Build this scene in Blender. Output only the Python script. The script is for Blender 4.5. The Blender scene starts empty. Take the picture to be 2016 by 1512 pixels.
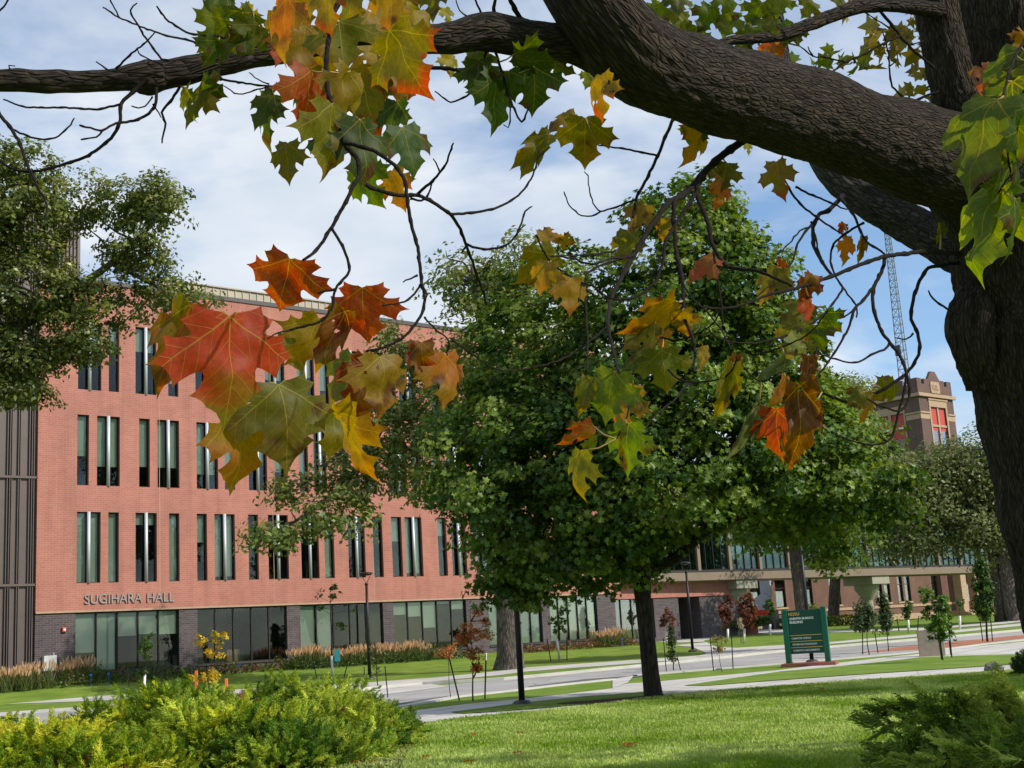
import bpy, bmesh, math, random
import numpy as np
from mathutils import Vector, Matrix, noise
from mathutils.geometry import delaunay_2d_cdt
R = math.radians
rnd = random.Random(7)
rs = np.random.RandomState(11)
sc = bpy.context.scene
COL = sc.collection

# ------------------------------------------------------------------ camera
FPX = 2500.0; PITCH = R(11.2); ROLL = R(3.4); EYE = 1.6
_r0 = np.array([1., 0, 0]); _F = np.array([0, math.cos(PITCH), math.sin(PITCH)]); _u0 = np.array([0, -math.sin(PITCH), math.cos(PITCH)])
_X = math.cos(ROLL) * _r0 - math.sin(ROLL) * _u0
_Y = math.sin(ROLL) * _r0 + math.cos(ROLL) * _u0
CAM = np.array([0, 0, EYE])
cd = bpy.data.cameras.new('camera'); cam = bpy.data.objects.new('camera', cd); COL.objects.link(cam)
cd.sensor_width = 36; cd.lens = FPX / 2016 * 36; cd.clip_start = 0.05; cd.clip_end = 6000
m = Matrix.Identity(4)
for i in range(3):
    m[i][0] = _X[i]; m[i][1] = _Y[i]; m[i][2] = -_F[i]; m[i][3] = CAM[i]
cam.matrix_world = m
sc.camera = cam
sc.render.resolution_x = 1024; sc.render.resolution_y = 768

# ------------------------------------------------------------------ sky and sun
SUN_AZ, SUN_EL = R(112), R(37)
w = bpy.data.worlds.new("World"); sc.world = w; w.use_nodes = True
nt = w.node_tree; nt.nodes.clear()
def N(t, typ, **kw):
    n = t.nodes.new(typ)
    for k, v in kw.items():
        if k.startswith('_'): setattr(n, k[1:], v)
        else:
            n.inputs[k.replace('__', ' ')].default_value = v
    return n
def L(t, a, b): t.links.new(a, b)
out = N(nt, 'ShaderNodeOutputWorld'); bg = N(nt, 'ShaderNodeBackground'); bg.inputs[1].default_value = 0.11
sky = N(nt, 'ShaderNodeTexSky', _sky_type='NISHITA', _sun_disc=False, _sun_elevation=SUN_EL, _sun_rotation=SUN_AZ, _altitude=280, _air_density=1.0, _dust_density=0.6, _ozone_density=1.2)
tc = N(nt, 'ShaderNodeTexCoord')
sx = N(nt, 'ShaderNodeSeparateXYZ'); L(nt, tc.outputs['Generated'], sx.inputs[0])
mx = N(nt, 'ShaderNodeMath', _operation='MAXIMUM'); L(nt, sx.outputs[2], mx.inputs[0]); mx.inputs[1].default_value = 0.02
ad = N(nt, 'ShaderNodeMath', _operation='ADD'); L(nt, mx.outputs[0], ad.inputs[0]); ad.inputs[1].default_value = 0.16
dvx = N(nt, 'ShaderNodeMath', _operation='DIVIDE'); L(nt, sx.outputs[0], dvx.inputs[0]); L(nt, ad.outputs[0], dvx.inputs[1])
dvy = N(nt, 'ShaderNodeMath', _operation='DIVIDE'); L(nt, sx.outputs[1], dvy.inputs[0]); L(nt, ad.outputs[0], dvy.inputs[1])
cb = N(nt, 'ShaderNodeCombineXYZ'); L(nt, dvx.outputs[0], cb.inputs[0]); L(nt, dvy.outputs[0], cb.inputs[1]); cb.inputs[2].default_value = 3.7
n1 = N(nt, 'ShaderNodeTexNoise', Scale=1.55, Detail=7.0, Roughness=0.56, Distortion=0.35); L(nt, cb.outputs[0], n1.inputs['Vector'])
r1 = N(nt, 'ShaderNodeValToRGB'); L(nt, n1.outputs[0], r1.inputs[0])
r1.color_ramp.elements[0].position = 0.39; r1.color_ramp.elements[1].position = 0.59
r1.color_ramp.elements[0].color = (0.12, 0.12, 0.12, 1); r1.color_ramp.elements[1].color = (.93, .93, .93, 1)
n2 = N(nt, 'ShaderNodeTexNoise', Scale=2.3, Detail=5.0, Roughness=0.5); L(nt, cb.outputs[0], n2.inputs['Vector'])
r2 = N(nt, 'ShaderNodeValToRGB'); L(nt, n2.outputs[0], r2.inputs[0])
r2.color_ramp.elements[0].position = 0.36; r2.color_ramp.elements[1].position = 0.66
r2.color_ramp.elements[0].color = (5.7, 6.5, 7.6, 1); r2.color_ramp.elements[1].color = (8.2, 8.6, 9.0, 1)
skm = N(nt, 'ShaderNodeMixRGB', _blend_type='MULTIPLY'); skm.inputs[0].default_value = 1; skm.inputs[2].default_value = (1.12, 1.42, 1.62, 1); L(nt, sky.outputs[0], skm.inputs[1])
mixc = N(nt, 'ShaderNodeMixRGB'); L(nt, r1.outputs[0], mixc.inputs[0]); L(nt, skm.outputs[0], mixc.inputs[1]); L(nt, r2.outputs[0], mixc.inputs[2])
L(nt, mixc.outputs[0], bg.inputs[0]); L(nt, bg.outputs[0], out.inputs[0])
sd = bpy.data.lights.new('sun', 'SUN'); sd.energy = 5.0; sd.angle = R(0.53); sd.color = (1, .93, .82)
sun = bpy.data.objects.new('sun', sd); COL.objects.link(sun)
SV = Vector((math.sin(SUN_AZ) * math.cos(SUN_EL), math.cos(SUN_AZ) * math.cos(SUN_EL), math.sin(SUN_EL)))
sun.rotation_euler = SV.to_track_quat('Z', 'Y').to_euler(); sun.location = (60, -20, 60)
sc.view_settings.view_transform = 'Standard'; sc.view_settings.look = 'None'
sc.view_settings.exposure = 0.0; sc.view_settings.gamma = 1.0
sc.cycles.max_bounces = 8; sc.cycles.transparent_max_bounces = 16; sc.cycles.diffuse_bounces = 4; sc.cycles.transmission_bounces = 6
sc.cycles.caustics_reflective = False; sc.cycles.caustics_refractive = False; sc.cycles.sample_clamp_indirect = 6.0

# ------------------------------------------------------------------ projection helpers (photo measurements -> places in the world)
def ray(x, y): return _F + _X * (x - 1008) / FPX + _Y * (756 - y) / FPX
def P(x, y, d): return Vector(CAM + ray(x, y) * d)
def gh(y): # height of the ground: level near, rising gently to the far lawns
    t = min(max((y - 45) / 70.0, 0), 1); return 0.95 * t
def G(x, y):
    q = ray(x, y); z = 0.0
    for _ in range(25):
        t = (z - EYE) / q[2]; z = z * .4 + .6 * gh(q[1] * t)
    return Vector((q[0] * t, q[1] * t, z))
AZF = R(49.9)
DV = np.array([math.sin(AZF), math.cos(AZF), 0]); NV = np.array([math.cos(AZF), -math.sin(AZF), 0])
_q = ray(95, 1306.1); FP0 = CAM + _q * 59.0
FORG = Vector((FP0[0], FP0[1], 0))
def fac(x, y, off=0.0, org=None):
    o = FP0 if org is None else org
    q = ray(x, y); t = ((o + NV * off - CAM) @ NV) / (q @ NV); p = CAM + q * t
    return float((p - o) @ DV), float(p[2])

# ------------------------------------------------------------------ object helpers
def empty(name, loc=(0, 0, 0), rz=0.0, **k):
    o = bpy.data.objects.new(name, None); COL.objects.link(o); o.location = loc; o.rotation_euler = (0, 0, rz); o.empty_display_size = .2
    return tag(o, **k)
def tag(o, label=None, cat=None, group=None, kind=None):
    if label: o['label'] = label
    if cat: o['category'] = cat
    if group: o['group'] = group
    if kind: o['kind'] = kind
    return o
def link(name, me, mat=None, parent=None, **k):
    o = bpy.data.objects.new(name, me); COL.objects.link(o)
    if mat is not None:
        for mm in (mat if isinstance(mat, (list, tuple)) else [mat]): me.materials.append(mm)
    if parent is not None: o.parent = parent
    return tag(o, **k)
def np_mesh(name, V, F, col=None, smooth=False, uv=None):
    """V (n,3); F (m,k) constant-size faces; col (n,4) point colours"""
    V = np.asarray(V, np.float32); F = np.asarray(F, np.int32)
    me = bpy.data.meshes.new(name); k = F.shape[1]
    me.vertices.add(len(V)); me.vertices.foreach_set('co', V.ravel())
    me.loops.add(F.size); me.loops.foreach_set('vertex_index', F.ravel())
    me.polygons.add(len(F)); me.polygons.foreach_set('loop_start', np.arange(0, F.size, k, dtype=np.int32))
    if smooth: me.polygons.foreach_set('use_smooth', np.ones(len(F), bool))
    me.update(calc_edges=True)
    if col is not None:
        a = me.color_attributes.new('Col', 'FLOAT_COLOR', 'POINT'); a.data.foreach_set('color', np.asarray(col, np.float32).ravel())
    if uv is not None:
        a = me.attributes.new('leafxy', 'FLOAT_VECTOR', 'POINT'); a.data.foreach_set('vector', np.asarray(uv, np.float32).ravel())
    return me
class MB:
    def __init__(s): s.v = []; s.f = []
    def add(s, vs, fs):
        b = len(s.v); s.v += [tuple(v) for v in vs]; s.f += [tuple(b + i for i in f) for f in fs]; return s
    def box(s, x0, x1, y0, y1, z0, z1):
        vs = [(x, y, z) for z in (z0, z1) for y in (y0, y1) for x in (x0, x1)]
        return s.add(vs, [(0, 2, 3, 1), (4, 5, 7, 6), (0, 1, 5, 4), (2, 6, 7, 3), (0, 4, 6, 2), (1, 3, 7, 5)])
    def tube(s, pts, rad, n=8, cap=True, jit=0.0):
        pts = [Vector(p) for p in pts]
        if not isinstance(rad, (list, tuple)): rad = [rad] * len(pts)
        b = len(s.v); up = None
        for i, p in enumerate(pts):
            d = (pts[min(i + 1, len(pts) - 1)] - pts[max(i - 1, 0)])
            if d.length < 1e-9: d = Vector((0, 0, 1))
            d.normalize()
            if up is None: up = d.orthogonal().normalized()
            up = (up - d * up.dot(d)); up = up.normalized() if up.length > 1e-6 else d.orthogonal().normalized()
            sd_ = d.cross(up)
            for k in range(n):
                a = 2 * math.pi * k / n; rr = rad[i] * (1 + (rnd.uniform(-jit, jit) if jit else 0))
                s.v.append(tuple(p + up * math.cos(a) * rr + sd_ * math.sin(a) * rr))
        for i in range(len(pts) - 1):
            for k in range(n):
                a = b + i * n + k; c = b + i * n + (k + 1) % n
                s.f.append((a, c, c + n, a + n))
        if cap:
            s.f.append(tuple(b + k for k in range(n))[::-1]); s.f.append(tuple(b + (len(pts) - 1) * n + k for k in range(n)))
        return s
    def lathe(s, prof, c=(0, 0, 0), n=20):
        return s.tube([(c[0], c[1], c[2] + z) for r, z in prof], [max(r, 1e-4) for r, z in prof], n)
    def build(s, name, mat=None, parent=None, smooth=False, bevel=0, **k):
        me = bpy.data.meshes.new(name); me.from_pydata(s.v, [], s.f); me.update()
        if smooth: me.polygons.foreach_set('use_smooth', np.ones(len(me.polygons), bool))
        o = link(name, me, mat, parent, **k)
        if bevel:
            b = o.modifiers.new('bevel', 'BEVEL'); b.width = bevel; b.segments = 2; b.limit_method = 'ANGLE'
        return o
def spline(pts, step):
    """Catmull-Rom through (x,y,...) tuples, resampled to about `step` (first two coords measured)"""
    pts = [np.array(p, float) for p in pts]; out_ = []
    for i in range(len(pts) - 1):
        p0 = pts[max(i - 1, 0)]; p1 = pts[i]; p2 = pts[i + 1]; p3 = pts[min(i + 2, len(pts) - 1)]
        n = max(1, int(np.hypot(*(p2 - p1)[:2]) / step))
        for k in range(n):
            t = k / n
            out_.append(.5 * ((2 * p1) + (-p0 + p2) * t + (2 * p0 - 5 * p1 + 4 * p2 - p3) * t * t + (-p0 + 3 * p1 - 3 * p2 + p3) * t ** 3))
    out_.append(pts[-1]); return out_
def text_mesh(s, size, depth=0.01, bold=0.0):
    c = bpy.data.curves.new('txt', 'FONT'); c.body = s; c.size = size; c.extrude = depth; c.align_x = 'LEFT'; c.offset = bold
    o = bpy.data.objects.new('txt', c); COL.objects.link(o)
    bpy.context.view_layer.update()
    me = bpy.data.meshes.new_from_object(o.evaluated_get(bpy.context.evaluated_depsgraph_get()))
    bpy.data.objects.remove(o); bpy.data.curves.remove(c); return me

# ------------------------------------------------------------------ materials
def mat(name, col, rough=.7, metal=0.0, spec=0.4, noise_=0.0, nscale=6.0, bump=0.0, bscale=40.0, col2=None):
    M_ = bpy.data.materials.new(name); M_.use_nodes = True; t = M_.node_tree
    b = t.nodes['Principled BSDF']; b.inputs['Base Color'].default_value = (*col, 1); b.inputs['Roughness'].default_value = rough
    b.inputs['Metallic'].default_value = metal; b.inputs['Specular IOR Level'].default_value = spec
    c = N(t, 'ShaderNodeTexCoord')
    if noise_ or col2:
        n = N(t, 'ShaderNodeTexNoise', Scale=nscale, Detail=6.0, Roughness=.65); L(t, c.outputs['Object'], n.inputs['Vector'])
        r = N(t, 'ShaderNodeValToRGB'); L(t, n.outputs[0], r.inputs[0])
        r.color_ramp.elements[0].position = .3; r.color_ramp.elements[1].position = .7
        if col2: a_, b_ = col, col2
        else: a_ = tuple(x * (1 - noise_) for x in col); b_ = tuple(min(1, x * (1 + noise_)) for x in col)
        r.color_ramp.elements[0].color = (*a_, 1); r.color_ramp.elements[1].color = (*b_, 1)
        L(t, r.outputs[0], b.inputs['Base Color'])
    if bump:
        n = N(t, 'ShaderNodeTexNoise', Scale=bscale, Detail=5.0); L(t, c.outputs['Object'], n.inputs['Vector'])
        bp = N(t, 'ShaderNodeBump', Strength=bump, Distance=.02); L(t, n.outputs[0], bp.inputs['Height']); L(t, bp.outputs[0], b.inputs['Normal'])
    return M_
def brick(name, c1, c2, mortar, bw=.3, bh=.1, ms=.012, rough=.85):
    M_ = bpy.data.materials.new(name); M_.use_nodes = True; t = M_.node_tree; b = t.nodes['Principled BSDF']; b.inputs['Roughness'].default_value = rough
    b.inputs['Specular IOR Level'].default_value = .25
    c = N(t, 'ShaderNodeTexCoord'); s = N(t, 'ShaderNodeSeparateXYZ'); L(t, c.outputs['Object'], s.inputs[0])
    a = N(t, 'ShaderNodeMath', _operation='ADD'); L(t, s.outputs[0], a.inputs[0]); L(t, s.outputs[1], a.inputs[1])
    cc = N(t, 'ShaderNodeCombineXYZ'); L(t, a.outputs[0], cc.inputs[0]); L(t, s.outputs[2], cc.inputs[1])
    bt = N(t, 'ShaderNodeTexBrick', Scale=1.0); L(t, cc.outputs[0], bt.inputs['Vector'])
    bt.inputs['Color1'].default_value = (*c1, 1); bt.inputs['Color2'].default_value = (*c2, 1); bt.inputs['Mortar'].default_value = (*mortar, 1)
    bt.inputs['Mortar Size'].default_value = ms; bt.inputs['Brick Width'].default_value = bw; bt.inputs['Row Height'].default_value = bh; bt.inputs['Mortar Smooth'].default_value = .3
    n = N(t, 'ShaderNodeTexNoise', Scale=.55, Detail=7.0, Roughness=.65); L(t, c.outputs['Object'], n.inputs['Vector'])
    r = N(t, 'ShaderNodeValToRGB'); L(t, n.outputs[0], r.inputs[0]); r.color_ramp.elements[0].position = .3; r.color_ramp.elements[1].position = .72
    r.color_ramp.elements[0].color = (.84, .84, .86, 1); r.color_ramp.elements[1].color = (1.1, 1.08, 1.06, 1)
    mm = N(t, 'ShaderNodeMixRGB', _blend_type='MULTIPLY'); mm.inputs[0].default_value = 1; L(t, bt.outputs[0], mm.inputs[1]); L(t, r.outputs[0], mm.inputs[2])
    mp_ = N(t, 'ShaderNodeMapping'); mp_.inputs['Scale'].default_value = (2.2, 2.2, .16); L(t, c.outputs['Object'], mp_.inputs[0]); ns = N(t, 'ShaderNodeTexNoise', Scale=1.0, Detail=6.0, Roughness=.6); L(t, mp_.outputs[0], ns.inputs['Vector'])
    rs_ = N(t, 'ShaderNodeValToRGB'); L(t, ns.outputs[0], rs_.inputs[0]); rs_.color_ramp.elements[0].position = .30; rs_.color_ramp.elements[1].position = .52; rs_.color_ramp.elements[0].color = (.80, .80, .80, 1); rs_.color_ramp.elements[1].color = (1, 1, 1, 1)
    mm2 = N(t, 'ShaderNodeMixRGB', _blend_type='MULTIPLY'); mm2.inputs[0].default_value = .8; L(t, mm.outputs[0], mm2.inputs[1]); L(t, rs_.outputs[0], mm2.inputs[2]); mm = mm2
    L(t, mm.outputs[0], b.inputs['Base Color'])
    bp = N(t, 'ShaderNodeBump', Strength=.5, Distance=.01, _invert=True); L(t, bt.outputs['Fac'], bp.inputs['Height']); L(t, bp.outputs[0], b.inputs['Normal'])
    return M_
def leafmat(name, rough=.5, trans=.42, gloss=.06, tint=(1, 1, 1)):
    """foliage: colour from the point attribute Col, light passes through"""
    M_ = bpy.data.materials.new(name); M_.use_nodes = True; t = M_.node_tree; t.nodes.clear()
    o = N(t, 'ShaderNodeOutputMaterial'); a = N(t, 'ShaderNodeAttribute', _attribute_name='Col')
    d = N(t, 'ShaderNodeBsdfDiffuse'); tr = N(t, 'ShaderNodeBsdfTranslucent'); g = N(t, 'ShaderNodeBsdfGlossy', Roughness=.38)
    g.inputs['Color'].default_value = (.9, .95, 1, 1)
    hs = N(t, 'ShaderNodeHueSaturation', Hue=.49, Saturation=1.12, Value=1.35); L(t, a.outputs[0], hs.inputs['Color'])
    L(t, a.outputs[0], d.inputs[0]); L(t, hs.outputs[0], tr.inputs[0])
    m1 = N(t, 'ShaderNodeMixShader'); m1.inputs[0].default_value = trans; L(t, d.outputs[0], m1.inputs[1]); L(t, tr.outputs[0], m1.inputs[2])
    m2 = N(t, 'ShaderNodeMixShader'); m2.inputs[0].default_value = gloss; L(t, m1.outputs[0], m2.inputs[1]); L(t, g.outputs[0], m2.inputs[2])
    L(t, m2.outputs[0], o.inputs[0]); return M_
def bark(name, c1, c2, scale=10.0, bump=.8, stretch=(1, 1, .22)):
    M_ = bpy.data.materials.new(name); M_.use_nodes = True; t = M_.node_tree; b = t.nodes['Principled BSDF']; b.inputs['Roughness'].default_value = .9
    b.inputs['Specular IOR Level'].default_value = .2
    a = N(t, 'ShaderNodeAttribute', _attribute_name='leafxy'); mp = N(t, 'ShaderNodeMapping'); mp.inputs['Scale'].default_value = stretch; L(t, a.outputs['Vector'], mp.inputs[0])
    n = N(t, 'ShaderNodeTexNoise', Scale=scale, Detail=8.0, Roughness=.7, Distortion=.6); L(t, mp.outputs[0], n.inputs['Vector'])
    v = N(t, 'ShaderNodeTexVoronoi', Scale=scale * 1.6, _feature='DISTANCE_TO_EDGE'); L(t, mp.outputs[0], v.inputs['Vector'])
    r = N(t, 'ShaderNodeValToRGB'); L(t, n.outputs[0], r.inputs[0]); r.color_ramp.elements[0].position = .35; r.color_ramp.elements[1].position = .68
    r.color_ramp.elements[0].color = (*c1, 1); r.color_ramp.elements[1].color = (*c2, 1)
    mu = N(t, 'ShaderNodeMath', _operation='MULTIPLY'); L(t, n.outputs[0], mu.inputs[0]); 
    rr = N(t, 'ShaderNodeMapRange'); L(t, v.outputs[0], rr.inputs[0]); rr.inputs[1].default_value = 0; rr.inputs[2].default_value = .25; L(t, rr.outputs[0], mu.inputs[1])
    mm = N(t, 'ShaderNodeMixRGB', _blend_type='MULTIPLY'); mm.inputs[0].default_value = .55; L(t, r.outputs[0], mm.inputs[1]); L(t, rr.outputs[0], mm.inputs[2])
    L(t, mm.outputs[0], b.inputs['Base Color'])
    bp = N(t, 'ShaderNodeBump', Strength=bump, Distance=.03); L(t, mu.outputs[0], bp.inputs['Height']); L(t, bp.outputs[0], b.inputs['Normal'])
    return M_
def ground_mat(name, stops, scale, fine=60, bump=.3, joint=None):
    M_ = bpy.data.materials.new(name); M_.use_nodes = True; t = M_.node_tree; b = t.nodes['Principled BSDF']; b.inputs['Roughness'].default_value = .95; b.inputs['Specular IOR Level'].default_value = .15
    c = N(t, 'ShaderNodeTexCoord'); n = N(t, 'ShaderNodeTexNoise', Scale=scale, Detail=8.0, Roughness=.62); L(t, c.outputs['Object'], n.inputs['Vector'])
    n2_ = N(t, 'ShaderNodeTexNoise', Scale=fine, Detail=3.0, Roughness=.7); L(t, c.outputs['Object'], n2_.inputs['Vector'])
    mx_ = N(t, 'ShaderNodeMixRGB'); mx_.inputs[0].default_value = .38; L(t, n.outputs[0], mx_.inputs[1]); L(t, n2_.outputs[0], mx_.inputs[2])
    r = N(t, 'ShaderNodeValToRGB'); L(t, mx_.outputs[0], r.inputs[0]); e = r.color_ramp.elements
    e[0].position = stops[0][0]; e[0].color = (*stops[0][1], 1); e[1].position = stops[-1][0]; e[1].color = (*stops[-1][1], 1)
    for p, cc in stops[1:-1]: q = e.new(p); q.color = (*cc, 1)
    if joint:
        mq_ = N(t, 'ShaderNodeMapping'); mq_.inputs['Rotation'].default_value = (0, 0, R(joint[2])); L(t, c.outputs['Object'], mq_.inputs[0])
        bt = N(t, 'ShaderNodeTexBrick', Scale=1.0, _offset=0.0); L(t, mq_.outputs[0], bt.inputs['Vector']); bt.inputs['Color1'].default_value = (1, 1, 1, 1); bt.inputs['Color2'].default_value = (.90, .90, .91, 1); bt.inputs['Mortar'].default_value = (.42, .40, .38, 1)
        bt.inputs['Mortar Size'].default_value = .03; bt.inputs['Brick Width'].default_value = joint[0]; bt.inputs['Row Height'].default_value = joint[1]
        vc = N(t, 'ShaderNodeTexVoronoi', Scale=.35, _feature='DISTANCE_TO_EDGE'); wn = N(t, 'ShaderNodeTexNoise', Scale=2.0, Detail=4.0); L(t, c.outputs['Object'], wn.inputs['Vector']); ma_ = N(t, 'ShaderNodeMixRGB'); ma_.inputs[0].default_value = .2; L(t, c.outputs['Object'], ma_.inputs[1]); L(t, wn.outputs['Color'], ma_.inputs[2]); L(t, ma_.outputs[0], vc.inputs['Vector'])
        cr_ = N(t, 'ShaderNodeMapRange'); L(t, vc.outputs[0], cr_.inputs[0]); cr_.inputs[1].default_value = 0; cr_.inputs[2].default_value = .006; cr_.inputs[3].default_value = .55; cr_.inputs[4].default_value = 1
        m1_ = N(t, 'ShaderNodeMixRGB', _blend_type='MULTIPLY'); m1_.inputs[0].default_value = 1; L(t, r.outputs[0], m1_.inputs[1]); L(t, bt.outputs[0], m1_.inputs[2])
        m2_ = N(t, 'ShaderNodeMixRGB', _blend_type='MULTIPLY'); m2_.inputs[0].default_value = 1; L(t, m1_.outputs[0], m2_.inputs[1]); L(t, cr_.outputs[0], m2_.inputs[2]); r = m2_
    L(t, r.outputs[0], b.inputs['Base Color'])
    bp = N(t, 'ShaderNodeBump', Strength=bump, Distance=.05); L(t, n2_.outputs[0], bp.inputs['Height']); L(t, bp.outputs[0], b.inputs['Normal']); return M_
M = {}
M['grass'] = ground_mat('lawn_green', [(.3, (.075, .14, .016)), (.48, (.125, .20, .024)), (.62, (.19, .26, .045)), (.75, (.25, .27, .08))], .8, 45)
M['grass_far'] = ground_mat('far_lawn_green', [(.3, (.045, .085, .015)), (.5, (.085, .13, .024)), (.7, (.15, .165, .05))], .5, 12)
M['concrete'] = ground_mat('pale_concrete', [(.3, (.42, .40, .38)), (.5, (.50, .48, .455)), (.7, (.60, .575, .53))], .45, 30, .1, (1.6, 1.6, 35))
M['road'] = ground_mat('road_concrete', [(.3, (.25, .245, .25)), (.5, (.34, .33, .325)), (.7, (.44, .42, .40))], .35, 22, .1, (4.5, 3.6, 42))
M['paver'] = ground_mat('red_paver', [(.3, (.26, .10, .06)), (.5, (.36, .15, .09)), (.7, (.42, .21, .13))], .6, 14, .1)
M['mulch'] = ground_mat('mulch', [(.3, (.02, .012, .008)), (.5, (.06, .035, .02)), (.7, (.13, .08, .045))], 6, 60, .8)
M['redbrick'] = brick('red_brick', (.405, .162, .120), (.36, .138, .102), (.41, .235, .19), .30, .10, .011)
M['darkbrick'] = brick('charcoal_brick', (.105, .08, .085), (.06, .05, .058), (.15, .135, .13), .30, .10, .012)
M['oldbrick'] = brick('old_brown_brick', (.17, .085, .06), (.12, .062, .046), (.19, .13, .10), .24, .08, .012)
M['towerbrick'] = brick('tower_brown_brick', (.15, .09, .075), (.11, .068, .06), (.17, .12, .10), .24, .08, .012)
M['stone'] = mat('sandstone', (.38, .265, .175), .85, noise_=.18, nscale=3)
M['tan'] = mat('tan_panel', (.30, .21, .13), .8, noise_=.12, nscale=2)
M['metalpanel'] = mat('bronze_metal_panel', (.105, .083, .075), .5, .25, noise_=.08, nscale=2)
M['darkmetal'] = mat('black_metal', (.018, .018, .02), .45, .3, noise_=.2, nscale=12)
M['coping'] = mat('dark_coping', (.06, .055, .055), .5, .4, noise_=.1)
M['beigemetal'] = mat('beige_metal_screen', (.38, .33, .25), .6, noise_=.1, nscale=2)
M['fin'] = mat('silver_fin', (.50, .52, .55), .55, .35, noise_=.04)
M['frame'] = mat('window_frame_dark', (.022, .02, .02), .5, .3, noise_=.1)
M['blind'] = mat('roller_blind', (.50, .54, .42), .9, noise_=.06, nscale=1.5)
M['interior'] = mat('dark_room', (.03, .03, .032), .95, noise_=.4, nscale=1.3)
M['white'] = mat('white_guard', (.72, .72, .70), .6, noise_=.06, nscale=20)
M['greybox'] = mat('light_grey_box', (.55, .56, .53), .5, noise_=.05)
M['strobe'] = mat('strobe_red', (.5, .03, .03), .4, noise_=.05)
M['letter'] = mat('brushed_letters', (.30, .28, .27), .45, .5, noise_=.05)
M['signgreen'] = mat('sign_green', (.004, .105, .062), .4, noise_=.06, nscale=3)
M['signpanel'] = mat('sign_panel_green', (.004, .062, .042), .38, noise_=.08, nscale=3)
M['signyellow'] = mat('sign_gold', (.75, .48, .06), .5, noise_=.03)
M['signwhite'] = mat('sign_white', (.85, .87, .84), .5, noise_=.02)
M['slabbrick'] = brick('sign_slab_brick', (.30, .09, .06), (.24, .07, .05), (.26, .15, .12), .2, .07, .01)
M['monument'] = mat('beige_stone_sign', (.34, .27, .21), .85, noise_=.12, nscale=5, bump=.2)
M['bridge_beige'] = mat('bridge_beige', (.19, .145, .105), .75, noise_=.08, nscale=1)
M['bridge_brown'] = mat('bridge_brown', (.12, .085, .065), .7, noise_=.1, nscale=1)
M['pier'] = mat('pier_concrete', (.30, .285, .22), .85, noise_=.1, nscale=2)
M['truss'] = mat('truss_green_grey', (.26, .33, .28), .55, noise_=.05)
M['redframe'] = mat('red_window_paint', (.45, .06, .05), .6, noise_=.1)
M['steel'] = mat('galvanised_steel', (.16, .19, .23), .5, .4, noise_=.1)
M['teal'] = mat('teal_tag', (.03, .25, .30), .5, noise_=.05)
M['orange'] = mat('orange_marker', (.75, .16, .03), .5, noise_=.05)
M['blue'] = mat('blue_flag', (.03, .15, .6), .6, noise_=.05)
M['sculpt'] = mat('sculpture_grey', (.10, .105, .115), .5, .2, noise_=.15, nscale=3)
M['sculpt_pale'] = mat('sculpture_pale', (.35, .38, .43), .5, .2, noise_=.1, nscale=3)
M['wood'] = mat('wooden_crate', (.35, .20, .10), .8, noise_=.15)
M['brownpane'] = mat('amber_pane', (.10, .035, .02), .3, noise_=.2, nscale=1)
def glass(name, tint=(.75, .85, .85), refl=.10):
    M_ = bpy.data.materials.new(name); M_.use_nodes = True; t = M_.node_tree; t.nodes.clear()
    o = N(t, 'ShaderNodeOutputMaterial'); a = N(t, 'ShaderNodeBsdfTransparent'); g = N(t, 'ShaderNodeBsdfGlossy', Roughness=.015)
    a.inputs[0].default_value = (*tint, 1); g.inputs[0].default_value = (1, 1, 1, 1)
    f = N(t, 'ShaderNodeFresnel', IOR=1.45); ma = N(t, 'ShaderNodeMath', _operation='MULTIPLY_ADD'); ma.use_clamp = True; L(t, f.outputs[0], ma.inputs[0]); ma.inputs[1].default_value = .75; ma.inputs[2].default_value = refl
    mx_ = N(t, 'ShaderNodeMixShader'); L(t, ma.outputs[0], mx_.inputs[0]); L(t, a.outputs[0], mx_.inputs[1]); L(t, g.outputs[0], mx_.inputs[2]); L(t, mx_.outputs[0], o.inputs[0]); return M_
M['glass'] = glass('window_glass', (.9,.95,.93), .0); M['glass_green'] = glass('bridge_glass', (.45, .62, .58), .02)
M['bark_main'] = bark('maple_bark', (.012, .009, .007), (.095, .068, .048), 46, 1.0, (1, 1, .22))
M['bark_limb'] = bark('grey_limb_bark', (.02, .017, .014), (.12, .10, .082), 36, 1.0, (1, 1, .24))
M['bark_grey'] = bark('grey_bark', (.06, .05, .042), (.24, .20, .165), 7, .9)
M['bark_dark'] = bark('dark_bark', (.02, .015, .012), (.075, .058, .045), 8, .8)
M['twig'] = mat('twig_bark', (.017, .012, .010), .9, spec=.15, noise_=.5, nscale=60, bump=.5, bscale=250)
M['leaf_bg'] = leafmat('tree_leaves', trans=.38, gloss=.015)
M['leaf_elm'] = leafmat('elm_leaves', trans=.42, gloss=.02)
M['conifer'] = leafmat('juniper_leaves', trans=.20, gloss=.01)
M['blade'] = leafmat('grass_blades', trans=.4, gloss=.01)
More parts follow.
